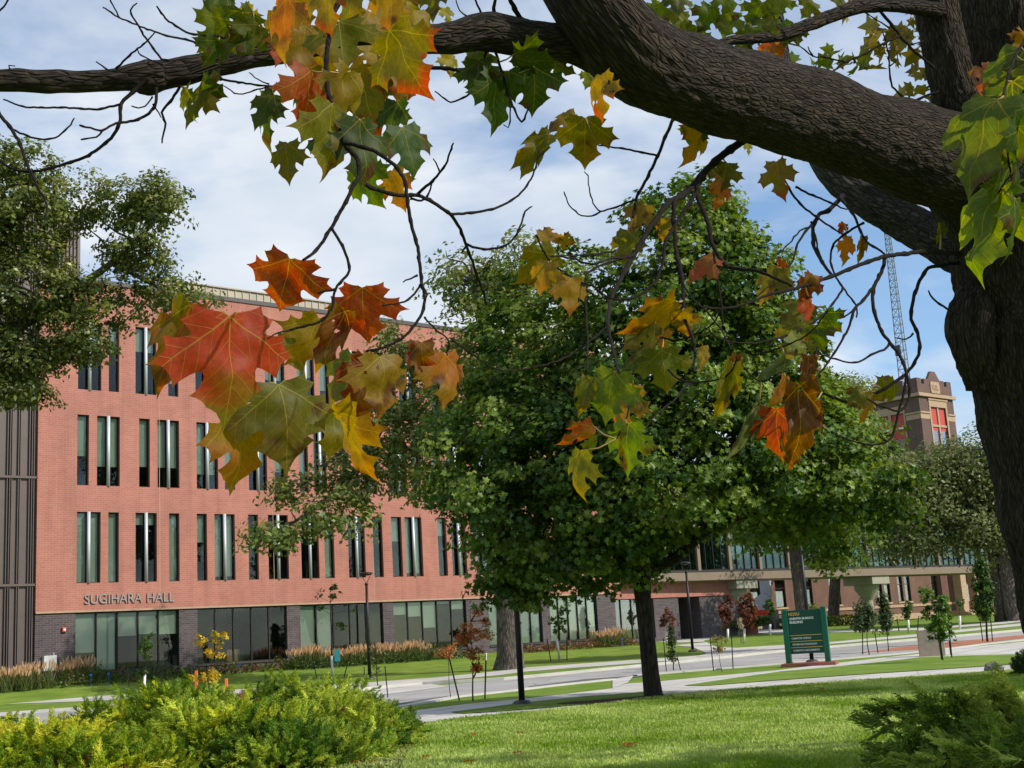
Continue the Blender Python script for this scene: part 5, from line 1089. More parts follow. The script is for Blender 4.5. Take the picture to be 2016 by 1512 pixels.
SCH = { # two colours, where the second grows: 't' tips, 'b' base, 'n' patches
 'green': ((0.0555, 0.0875, 0.0119), (0.0814, 0.105, 0.0132), 'n'), 'dgreen': ((0.0333, 0.0665, 0.0106), (0.0518, 0.084, 0.0119), 'n'), 'yg': ((0.148, 0.168, 0.0165), (0.0962, 0.133, 0.0145), 'n'), 'olive': ((.125, .115, .010), (.19, .125, .014), 't'),
 'ochre': ((.25, .145, .016), (.30, .115, .02), 't'), 'yellow': ((0.311, 0.224, 0.0198), (0.222, 0.196, 0.0198), 'n'), 'orange': ((0.37, 0.112, 0.0165), (0.296, 0.154, 0.0198), 't'), 'red': ((0.311, 0.0385, 0.0132), (0.34, 0.063, 0.0132), 'n'),
 'redgreen': ((.36, .038, .008), (.16, .12, .012), 'T'), 'olivered': ((0.148, 0.119, 0.0165), (0.407, 0.07, 0.0264), 'T'), 'ochrered': ((0.252, 0.154, 0.0198), (0.37, 0.077, 0.0264), 'T'), 'salmon': ((0.37, 0.091, 0.0528), (0.311, 0.119, 0.0396), 'n'),
 'rust': ((0.178, 0.028, 0.0145), (0.252, 0.105, 0.0198), 'n'), 'brown': ((0.126, 0.049, 0.0198), (0.192, 0.077, 0.0264), 'n'), 'greygreen': ((0.118, 0.14, 0.0594), (0.0962, 0.119, 0.0396), 'n'), 'leftred': ((0.311, 0.084, 0.0231), (0.148, 0.126, 0.0198), 'b')}
def make_leaf_material():
    M_ = bpy.data.materials.new('maple_leaf'); M_.use_nodes = True; t = M_.node_tree; t.nodes.clear()
    o = N(t, 'ShaderNodeOutputMaterial'); a = N(t, 'ShaderNodeAttribute', _attribute_name='Col'); q_ = N(t, 'ShaderNodeAttribute', _attribute_name='leafxy'); s_ = N(t, 'ShaderNodeSeparateXYZ'); L(t, q_.outputs['Vector'], s_.inputs[0])
    def mth(op, x, y=None, z=None):
        n = t.nodes.new('ShaderNodeMath'); n.operation = op
        for i, v in enumerate((x, y, z)):
            if v is None: continue
            if isinstance(v, (int, float)): n.inputs[i].default_value = v
            else: L(t, v, n.inputs[i])
        return n.outputs[0]
    X_, Y_ = s_.outputs[0], s_.outputs[1]
    th = mth('ARCTAN2', X_, Y_); r_ = mth('SQRT', mth('ADD', mth('MULTIPLY', X_, X_), mth('MULTIPLY', Y_, Y_))); K = .96
    idx = mth('ROUND', mth('DIVIDE', th, K)); t2 = mth('SUBTRACT', th, mth('MULTIPLY', idx, K)); u = mth('MULTIPLY', r_, mth('COSINE', t2)); v = mth('MULTIPLY', r_, mth('ABSOLUTE', mth('SINE', t2)))
    wd = mth('MULTIPLY_ADD', u, -.009, .0125); v1 = mth('SUBTRACT', 1.0, mth('DIVIDE', v, wd)); v1 = mth('MAXIMUM', v1, 0.0)
    w2 = mth('SUBTRACT', u, mth('MULTIPLY', v, .95)); f = mth('ABSOLUTE', mth('SUBTRACT', mth('FRACT', mth('DIVIDE', w2, .145)), .5)); v2 = mth('MAXIMUM', mth('SUBTRACT', 1.0, mth('DIVIDE', f, .045)), 0.0)
    v2 = mth('MULTIPLY', v2, mth('GREATER_THAN', w2, .03)); v2 = mth('MULTIPLY', v2, .85); vein = mth('MAXIMUM', mth('MINIMUM', mth('MULTIPLY', v1, 2.0), 1.0), v2)
    n = N(t, 'ShaderNodeTexNoise', Scale=14.0, Detail=9.0, Roughness=.8); L(t, q_.outputs['Vector'], n.inputs['Vector'])
    rr = N(t, 'ShaderNodeMapRange'); L(t, n.outputs[0], rr.inputs[0]); rr.inputs[1].default_value = .3; rr.inputs[2].default_value = .7; rr.inputs[3].default_value = .62; rr.inputs[4].default_value = 1.22
    mu = N(t, 'ShaderNodeMixRGB', _blend_type='MULTIPLY'); mu.inputs[0].default_value = 1; L(t, a.outputs[0], mu.inputs[1]); L(t, rr.outputs[0], mu.inputs[2])
    sp = N(t, 'ShaderNodeTexNoise', Scale=26.0, Detail=2.0); L(t, q_.outputs['Vector'], sp.inputs['Vector']); sr = N(t, 'ShaderNodeMapRange'); L(t, sp.outputs[0], sr.inputs[0]); sr.inputs[1].default_value = .64; sr.inputs[2].default_value = .70; sr.inputs[3].default_value = 0; sr.inputs[4].default_value = .6
    m3 = N(t, 'ShaderNodeMixRGB'); L(t, sr.outputs[0], m3.inputs[0]); L(t, mu.outputs[0], m3.inputs[1]); m3.inputs[2].default_value = (.10, .05, .02, 1)
    mv = N(t, 'ShaderNodeMixRGB'); L(t, mth('MULTIPLY', vein, .5), mv.inputs[0]); L(t, m3.outputs[0], mv.inputs[1]); mv.inputs[2].default_value = (.40, .30, .05, 1)
    d = N(t, 'ShaderNodeBsdfDiffuse'); tr_ = N(t, 'ShaderNodeBsdfTranslucent'); g = N(t, 'ShaderNodeBsdfGlossy', Roughness=.55); hs = N(t, 'ShaderNodeHueSaturation', Saturation=1.2, Value=1.6); L(t, mv.outputs[0], hs.inputs['Color'])
    L(t, mv.outputs[0], d.inputs[0]); L(t, hs.outputs[0], tr_.inputs[0])
    bp = N(t, 'ShaderNodeBump', Strength=.35, Distance=.004); L(t, vein, bp.inputs['Height']); L(t, bp.outputs[0], d.inputs['Normal']); L(t, bp.outputs[0], g.inputs['Normal'])
    m1 = N(t, 'ShaderNodeMixShader'); m1.inputs[0].default_value = .58; L(t, d.outputs[0], m1.inputs[1]); L(t, tr_.outputs[0], m1.inputs[2])
    m2 = N(t, 'ShaderNodeMixShader'); m2.inputs[0].default_value = .015; L(t, m1.outputs[0], m2.inputs[1]); L(t, g.outputs[0], m2.inputs[2]); L(t, m2.outputs[0], o.inputs[0]); return M_
M['leaf'] = make_leaf_material()

# --- wood: trunk, stems, limbs (px, py, radius px, depth m)
def wood(name, pts, seg, ridge, m_=None, step_px=8, label=None):
    pp = spline([(p[0], p[1], p[2], p[3]) for p in pts], step_px); V = []; F_ = []; A = []; up = None; s_ = 0.0; off = rnd.random() * 30
    ch = [(Vector(P(p[0], p[1], p[3])), p[2] * p[3] / FPX) for p in pp]
    for i, (p, r) in enumerate(ch):
        d = (ch[min(i + 1, len(ch) - 1)][0] - ch[max(i - 1, 0)][0]).normalized()
        if up is None: up = d.orthogonal().normalized()
        up = (up - d * up.dot(d)).normalized(); sd_ = d.cross(up)
        if i: s_ += (p - ch[i - 1][0]).length
        for j in range(seg):
            a = 2 * math.pi * j / seg; ca_, sa_ = math.cos(a), math.sin(a)
            q_ = Vector((ca_ * r + off, sa_ * r, s_ * .26)); n1_ = noise.noise(q_ * 26); n2_ = noise.noise(q_ * 62 + Vector((5, 1, 2))); n3 = noise.noise(Vector((ca_ * r * 3 + off, sa_ * r * 3, s_ * 3)))
            rr = r * (1 + .15 * n3) + ridge * ((1 - abs(n1_) * 3.0) * .6 + n2_ * .5)
            V.append(tuple(p + up * ca_ * rr + sd_ * sa_ * rr - FO)); A.append((ca_ * r + off, sa_ * r, s_))
    for i in range(len(ch) - 1):
        for j in range(seg): a = i * seg + j; c = i * seg + (j + 1) % seg; F_.append((a, c, c + seg, a + seg))
    return link(name, np_mesh(name, V, F_, smooth=True, uv=A), m_ or M['bark_main'], fm, **({'label': label} if label else {}))
wood('trunk', [(2350, 1840, 165, 6.5), (2310, 1700, 140, 6.5), (2215, 1400, 128, 6.5), (2140, 1200, 122, 6.45), (2095, 1050, 114, 6.4), (2060, 920, 110, 6.4), (2040, 800, 112, 6.4), (2022, 700, 118, 6.4), (2014, 600, 116, 6.4), (2002, 500, 118, 6.35), (1985, 400, 112, 6.3), (1975, 300, 90, 6.3), (1972, 260, 62, 6.3)], 170, .013, step_px=5)
wood('stem', [(1985, 420, 96, 6.35), (1930, 330, 70, 6.3), (1893, 250, 50, 6.25), (1870, 150, 42, 6.2), (1850, 50, 40, 6.2), (1836, -40, 39, 6.2), (1820, -140, 37, 6.2)], 70, .012)
wood('stem', [(2010, 460, 90, 6.6), (2005, 330, 84, 6.7), (1992, 200, 84, 6.8), (1982, 100, 86, 6.8), (1972, 0, 84, 6.8), (1955, -140, 80, 6.8)], 90, .014)
wood('limb', [(1985, 450, 92, 6.3), (1930, 370, 102, 6.15), (1870, 322, 96, 6.0), (1800, 297, 90, 5.85), (1700, 264, 86, 5.6), (1600, 228, 87, 5.35), (1500, 197, 87, 5.1), (1400, 171, 87, 4.85), (1316, 144, 85, 4.6), (1250, 105, 83, 4.45), (1200, 50, 78, 4.35), (1150, -15, 74, 4.3), (1100, -90, 70, 4.3), (1050, -170, 66, 4.3)], 150, .0062, step_px=5)
wood('burl', [(1925, 560, 30, 6.3), (1915, 610, 44, 6.25), (1912, 640, 46, 6.25), (1920, 690, 42, 6.25), (1935, 760, 30, 6.3)], 50, .02)
wood('limb', [(1975, 520, 60, 6.9), (1900, 492, 50, 7.0), (1840, 465, 42, 7.1), (1780, 432, 38, 7.2), (1700, 385, 34, 7.3), (1645, 345, 28, 7.4), (1600, 280, 22, 7.5), (1560, 180, 17, 7.6), (1535, 90, 14, 7.7), (1522, -60, 12, 7.8)], 70, .012, M['bark_limb'])
wood('branch', [(1180, 95, 50, 4.45), (1120, 84, 41, 4.4), (1070, 82, 39, 4.35), (1010, 70, 37, 4.3), (950, 62, 35, 4.25), (900, 72, 31, 4.2), (850, 77, 27, 4.15), (780, 72, 25, 4.1), (720, 64, 22, 4.05), (640, 80, 24, 4.0), (560, 97, 24, 3.95), (500, 106, 25, 3.9), (430, 123, 27, 3.85), (370, 138, 26, 3.8), (320, 147, 27, 3.78), (290, 152, 33, 3.75), (260, 153, 25, 3.72), (200, 160, 21, 3.7), (100, 160, 21, 3.65), (0, 157, 20, 3.6), (-120, 152, 20, 3.5)], 56, .0055, step_px=5)
wood('branch', [(1850, 22, 16, 6.1), (1800, 14, 15, 6.0), (1740, 10, 13, 5.9), (1680, 16, 13, 5.8), (1620, 38, 12, 5.7), (1560, 62, 12, 5.6), (1510, 73, 10, 5.5), (1450, 78, 9, 5.4), (1400, 90, 5, 5.3)], 24, .005)
# --- twigs: depth0, depth1, r0 px, r1 px, points
TW_ = [
 (1.75, 1.6, 6, 5.5, [(690, -60), (664, 10), (652, 45), (642, 132), (649, 191), (666, 253), (683, 290)]), (1.6, 1.5, 6, 3.5, [(683, 290), (704, 315), (706, 347), (694, 368), (680, 399), (652, 448), (628, 486), (610, 503), (596, 512)]),
 (1.5, 1.45, 3.6, 3, [(652, 448), (673, 483), (686, 515), (684, 540), (660, 569), (652, 609), (629, 632), (600, 642), (569, 650)]), (1.45, 1.45, 3, 2.2, [(660, 569), (640, 574), (626, 578)]), (1.45, 1.4, 2.4, 1.5, [(569, 650), (548, 655), (525, 668)]),
 (1.6, 1.55, 5, 4, [(680, 280), (739, 299), (781, 330), (798, 361), (801, 385), (808, 434), (822, 486), (826, 521), (832, 565)]), (1.55, 1.5, 4, 3, [(832, 565), (836, 590), (831, 617), (812, 645), (795, 664), (756, 684), (720, 692)]), (1.55, 1.5, 3, 2, [(828, 560), (810, 585), (787, 597), (752, 601)]), (1.5, 1.5, 2.6, 1.6, [(822, 541), (808, 548), (793, 555)]), (1.5, 1.6, 2.4, 1.5, [(836, 625), (858, 650), (882, 668), (880, 700)]), (1.55, 1.5, 2.4, 2.0, [(829, 555), (841, 580), (838, 590)]),
 (1.7, 1.8, 5.5, 4.2, [(704, 340), (720, 362), (739, 373), (791, 385), (822, 384), (853, 399), (888, 422)]), (1.8, 2.0, 4.2, 2.6, [(888, 422), (906, 451), (918, 483), (930, 515), (940, 545), (954, 581), (957, 600)]), (1.8, 1.7, 4, 2.2, [(822, 382), (845, 362), (860, 347), (878, 323), (892, 281)]), (1.8, 1.75, 2.2, 1.4, [(866, 338), (858, 320), (853, 312)]), (1.8, 1.8, 3, 2, [(808, 390), (830, 396), (845, 380), (852, 355)]),
 (1.8, 1.9, 3.6, 2, [(888, 422), (920, 420), (947, 417), (975, 410), (999, 399), (1020, 385), (1037, 365), (1055, 330), (1060, 295)]), (1.9, 1.95, 3.4, 1.8, [(918, 481), (947, 490), (989, 486), (1017, 462), (1034, 417), (1048, 406)]), (1.9, 1.95, 2.2, 1.4, [(1017, 462), (1026, 448), (1034, 442)]), (1.9, 1.9, 3, 2.0, [(918, 484), (908, 500)]),
 (3.7, 3.6, 5, 3, [(290, 156), (262, 180), (243, 198), (236, 212), (236, 236), (222, 267), (174, 306), (104, 330), (59, 338), (21, 330), (-20, 300)]), (3.6, 3.5, 3, 2, [(236, 206), (191, 215), (160, 214), (121, 212), (75, 212), (45, 210), (22, 202), (7, 196)]), (3.7, 3.5, 4, 2.4, [(307, 174), (303, 212), (271, 236), (236, 241), (215, 248), (201, 257), (156, 246)]), (3.5, 3.5, 2.4, 2, [(201, 257), (190, 270), (158, 274)]),
 (3.0, 2.8, 5, 2.5, [(-30, 190), (0, 226), (35, 274), (52, 319), (69, 358), (92, 403), (88, 430)]), (3.0, 2.9, 2.8, 1.8, [(18, 250), (40, 262), (69, 272), (95, 274), (115, 267), (139, 246), (146, 232)]), (2.9, 2.9, 2, 1.4, [(60, 340), (55, 365), (62, 392)]), (3.7, 3.6, 3.6, 2, [(354, 170), (335, 200), (319, 222), (326, 243), (322, 262), (319, 281)]), (3.6, 3.6, 2, 1.4, [(302, 205), (312, 222), (318, 232)]), (3.7, 3.6, 2, 1.4, [(300, 190), (285, 210), (272, 212), (258, 208)]),
 (3.6, 3.5, 3, 1.8, [(330, 120), (319, 116), (292, 83), (271, 49), (257, 21), (269, 7)]), (3.6, 3.4, 3, 1.8, [(400, 92), (372, 80), (335, 72), (302, 62), (236, 35), (203, 14)]), (3.5, 3.4, 2, 1.4, [(236, 35), (222, 10), (214, -10)]), (3.6, 3.5, 3.2, 2.2, [(528, 75), (451, 75), (420, 70), (375, 66), (333, 42), (318, 25), (309, 12)]), (3.6, 3.5, 2.8, 1.6, [(229, 135), (260, 105), (288, 83), (306, 62)]), (3.6, 3.6, 3, 1.6, [(320, 150), (290, 145), (250, 142), (215, 138), (190, 122)]), (3.6, 3.5, 2, 1.4, [(320, 128), (295, 118), (272, 104), (270, 94)]), (3.8, 3.7, 3, 2, [(434, 156), (470, 162), (493, 165), (530, 170), (545, 168)]), (3.7, 3.7, 2, 1.4, [(535, 170), (500, 178), (470, 186), (440, 168)]), (3.7, 3.7, 1.8, 1.2, [(530, 166), (510, 158), (490, 142)]), (3.5, 3.4, 2.6, 1.6, [(-10, 30), (12, 8), (20, -10)]), (3.5, 3.5, 2, 1.4, [(20, 135), (18, 128), (30, 130)]),
 (4.3, 4.2, 3.5, 2, [(975, 101), (985, 130), (992, 156), (1000, 185), (1010, 208), (1027, 240), (1036, 225), (1041, 208)]), (4.3, 4.2, 3.2, 1.6, [(958, 96), (952, 125), (947, 146), (926, 184), (905, 195), (888, 201), (870, 190), (857, 180)]), (4.2, 4.2, 2, 1.4, [(1003, 200), (1005, 240), (1000, 252), (990, 246)]), (4.2, 4.1, 6, 4, [(760, 128), (800, 130), (850, 133), (890, 136), (905, 140)]), (4.4, 4.4, 6, 3, [(975, 35), (972, 15), (980, -20)]), (4.4, 4.3, 3, 2, [(950, 30), (940, 10), (930, -20)]), (4.5, 4.4, 7, 5, [(1075, 52), (1030, 40), (1010, 10), (990, -30)]), (4.4, 4.3, 2, 1.3, [(920, 32), (905, 20), (896, -5)]),
 (5.3, 5.0, 10, 8, [(1470, 272), (1445, 290), (1420, 308), (1390, 335), (1370, 360)]), (5.0, 4.3, 7.5, 5, [(1370, 360), (1340, 385), (1314, 402), (1278, 452), (1247, 504), (1222, 549), (1205, 580)]), (4.3, 3.3, 5, 3, [(1205, 580), (1199, 615), (1198, 643), (1208, 695), (1219, 733)]), (5.0, 4.4, 6.5, 3.2, [(1385, 345), (1372, 375), (1382, 410), (1396, 445), (1402, 480), (1427, 521), (1455, 530), (1486, 532), (1520, 545), (1560, 563)]), (5.0, 4.0, 6, 3.2, [(1385, 350), (1345, 385), (1327, 402), (1330, 487), (1338, 520), (1344, 556), (1347, 626), (1361, 657), (1368, 695), (1365, 732)]), (4.8, 4.4, 4.5, 3, [(1375, 372), (1350, 410), (1325, 450), (1309, 480), (1302, 528), (1285, 560), (1250, 585), (1205, 590)]), (4.5, 4.4, 3, 2, [(1405, 500), (1412, 540), (1420, 600), (1424, 640)]),
 (5.2, 4.8, 4.2, 3.4, [(1325, 235), (1310, 270), (1300, 295), (1270, 358), (1253, 392), (1246, 430)]), (5.0, 4.9, 2.8, 1.8, [(1297, 308), (1242, 295), (1210, 290), (1180, 286)]), (4.9, 4.8, 2.4, 1.4, [(1252, 392), (1220, 405), (1183, 417), (1165, 425), (1145, 424), (1122, 405), (1110, 377)]), (4.8, 4.8, 1.8, 1.2, [(1183, 417), (1168, 400), (1160, 370), (1157, 345), (1150, 338)]),
 (6.2, 5.2, 6, 4.5, [(1890, 500), (1850, 497), (1815, 496), (1780, 500), (1742, 505), (1693, 521), (1642, 542), (1590, 561)]), (5.2, 4.6, 4, 2.4, [(1590, 561), (1550, 572), (1514, 580), (1469, 598), (1417, 608), (1370, 600)]), (5.8, 5.2, 4.8, 3.4, [(1742, 505), (1738, 530), (1722, 562), (1719, 599), (1732, 645), (1752, 675), (1775, 705), (1785, 738), (1792, 767)]), (5.4, 5.0, 4, 2, [(1722, 562), (1700, 590), (1683, 609), (1669, 648), (1643, 695), (1617, 731), (1590, 760)]), (6.3, 5.5, 4.6, 3.4, [(1890, 516), (1845, 524), (1822, 533), (1802, 576), (1793, 622), (1808, 662), (1808, 698), (1785, 734), (1732, 771), (1679, 791), (1640, 782), (1618, 772)]), (5.6, 5.6, 2.4, 1.4, [(1797, 655), (1785, 668), (1762, 665)]), (6.0, 5.9, 3, 2, [(1885, 618), (1865, 608), (1845, 595), (1832, 580), (1828, 572)]),
 (5.4, 5.2, 3.4, 2, [(1784, 736), (1782, 764), (1769, 810), (1759, 853), (1745, 870), (1715, 876), (1679, 868), (1645, 856)]), (5.2, 5.1, 3.4, 2, [(1792, 767), (1788, 790), (1775, 806), (1760, 808), (1725, 795), (1700, 780)]), (5.2, 5.1, 2.6, 1.6, [(1745, 868), (1735, 862), (1730, 855)]), (5.6, 5.3, 3.2, 1.8, [(1752, 675), (1740, 688), (1716, 698), (1690, 712), (1660, 711), (1607, 695)]),
 (6.8, 5.6, 6, 3.6, [(1660, 385), (1653, 392), (1630, 415), (1611, 424), (1601, 448), (1603, 486), (1622, 521), (1638, 542)]), (5.6, 5.2, 3.4, 2, [(1611, 430), (1590, 450), (1570, 480), (1562, 510), (1550, 530)]), (5.6, 5.4, 3, 2, [(1552, 368), (1570, 395), (1594, 417), (1625, 440), (1649, 455), (1662, 462)]), (5.6, 5.5, 2.8, 1.8, [(1566, 368), (1600, 385), (1628, 396), (1655, 408), (1668, 412)]), (6.6, 5.8, 3.6, 2.6, [(1653, 389), (1668, 405), (1684, 431), (1701, 469), (1720, 485), (1745, 503)]), (5.8, 5.5, 3, 2, [(1700, 438), (1665, 460), (1642, 480), (1635, 515), (1645, 545), (1660, 567), (1687, 605), (1686, 625)]), (5.6, 5.3, 2.6, 1.6, [(1597, 438), (1605, 465), (1611, 494), (1620, 515), (1632, 532)]), (5.4, 5.2, 2.4, 1.4, [(1599, 445), (1575, 455), (1553, 480), (1530, 500)]), (5.5, 5.4, 2.4, 1.4, [(1688, 600), (1664, 623), (1640, 618), (1625, 605)]),
 (3.4, 3.3, 2.6, 2, [(1056, 462), (1066, 485), (1076, 504), (1095, 525), (1115, 539), (1140, 555), (1167, 563), (1194, 584), (1225, 592)]), (4.4, 3.4, 3.4, 2, [(1247, 504), (1225, 509), (1208, 508), (1190, 513), (1160, 520), (1125, 508), (1085, 504)]), (3.8, 3.4, 2.4, 1.6, [(1212, 494), (1175, 500), (1156, 501), (1130, 503), (1104, 504)]), (4.3, 3.4, 3, 2.2, [(1235, 505), (1190, 520), (1165, 532), (1152, 549), (1153, 600), (1156, 643), (1157, 700), (1156, 733)]), (3.4, 3.4, 2, 1.4, [(1156, 728), (1150, 755), (1139, 771), (1125, 775), (1118, 768), (1112, 758)]), (4.0, 3.5, 2.6, 1.8, [(1196, 640), (1170, 665), (1139, 688), (1105, 708), (1069, 719), (1030, 727), (995, 730), (965, 722), (940, 705), (905, 680), (885, 665)]), (3.5, 3.4, 2, 1.4, [(1148, 556), (1120, 572), (1085, 592), (1050, 600), (1035, 595)]),
 (4.0, 3.6, 2.4, 1.4, [(1360, 752), (1345, 765), (1325, 790), (1295, 813), (1267, 848)]), (4.0, 3.8, 2.4, 1.6, [(1315, 728), (1333, 745), (1355, 752), (1382, 752), (1410, 748), (1434, 737), (1445, 722), (1451, 700)]), (4.4, 4.2, 2.8, 1.6, [(1302, 664), (1330, 670), (1365, 660), (1400, 640), (1420, 610)]), (5.0, 4.3, 2.8, 1.8, [(1660, 567), (1635, 605), (1608, 629), (1575, 650), (1538, 664), (1500, 674), (1469, 676), (1420, 668), (1395, 650)]), (4.6, 4.2, 2.6, 1.6, [(1612, 675), (1600, 720), (1585, 760), (1572, 780), (1578, 800)]), (4.4, 4.2, 2.2, 1.4, [(1470, 730), (1490, 748), (1505, 750), (1520, 744), (1535, 735), (1560, 728)]), (4.6, 4.4, 2.4, 1.4, [(1480, 700), (1520, 690), (1560, 675), (1600, 650), (1630, 610)]), (4.4, 4.0, 2.6, 1.8, [(1344, 560), (1365, 590), (1390, 612), (1420, 650), (1440, 690)]), (4.3, 3.3, 2.4, 1.6, [(1219, 733), (1236, 738), (1252, 736)]), (3.3, 3.2, 2.4, 1.6, [(1238, 800), (1235, 820), (1225, 845), (1212, 865)]),
 (6.0, 5.9, 4, 3, [(1730, 18), (1752, 45), (1774, 73), (1800, 100), (1840, 135)]), (5.9, 5.7, 3, 2, [(1774, 71), (1740, 85), (1700, 108), (1663, 123), (1640, 140), (1628, 153)]), (5.7, 5.7, 2, 1.4, [(1663, 122), (1630, 114), (1601, 111), (1585, 100), (1573, 90)]), (6.0, 5.9, 3.2, 1.6, [(1848, 181), (1820, 190), (1795, 198), (1775, 188), (1757, 170), (1752, 145), (1750, 115), (1745, 85), (1738, 62)]), (5.9, 5.9, 1.6, 1.2, [(1752, 130), (1762, 122), (1768, 115)]), (6.0, 6.0, 2, 1.4, [(1790, 88), (1805, 85), (1818, 81)]), (5.7, 5.7, 2, 1.4, [(1601, 111), (1594, 100), (1590, 91)]), (6.0, 5.9, 2, 1.4, [(1750, 55), (1735, 45), (1712, 30)]),
 (2.1, 1.9, 4, 3, [(2060, 20), (2030, 60), (2000, 110), (1985, 150), (1975, 190)]), (1.9, 1.9, 3, 2, [(2050, 250), (2020, 320), (1985, 350), (1965, 380)]), (1.9, 1.9, 3, 2, [(2050, 120), (2020, 170), (1995, 230), (1985, 300), (1990, 340)]), (5.4, 5.4, 1.8, 1.2, [(1470, 410), (1485, 430), (1500, 412)]),
]
SAMP = []
twigs = []
for d0, d1_, r0_, r1_, pts in TW_:
    n = len(pts); pp = spline([(x, y, d0 + (d1_ - d0) * i / (n - 1), r0_ + (r1_ - r0_) * i / (n - 1)) for i, (x, y) in enumerate(pts)], 7)
    ch = []
    for i, p in enumerate(pp):
        node = 1.28 if (i % 5 == 0) else 1.0
        if i == len(pp) - 1: node = .9
        v = P(p[0], p[1], p[2]); w__ = .0012 * (p[2] / 3); v = v + Vector((rnd.uniform(-w__, w__), 0, rnd.uniform(-w__, w__)))
        ch.append((v - FO, max(.0007, p[3] * node * .82 * p[2] / FPX))); SAMP.append((p[0], p[1], p[2], v))
    twigs.append(tube_mesh('twig', [ch], M['twig'], fm, 8))
SX = np.array([(s[0], s[1]) for s in SAMP])
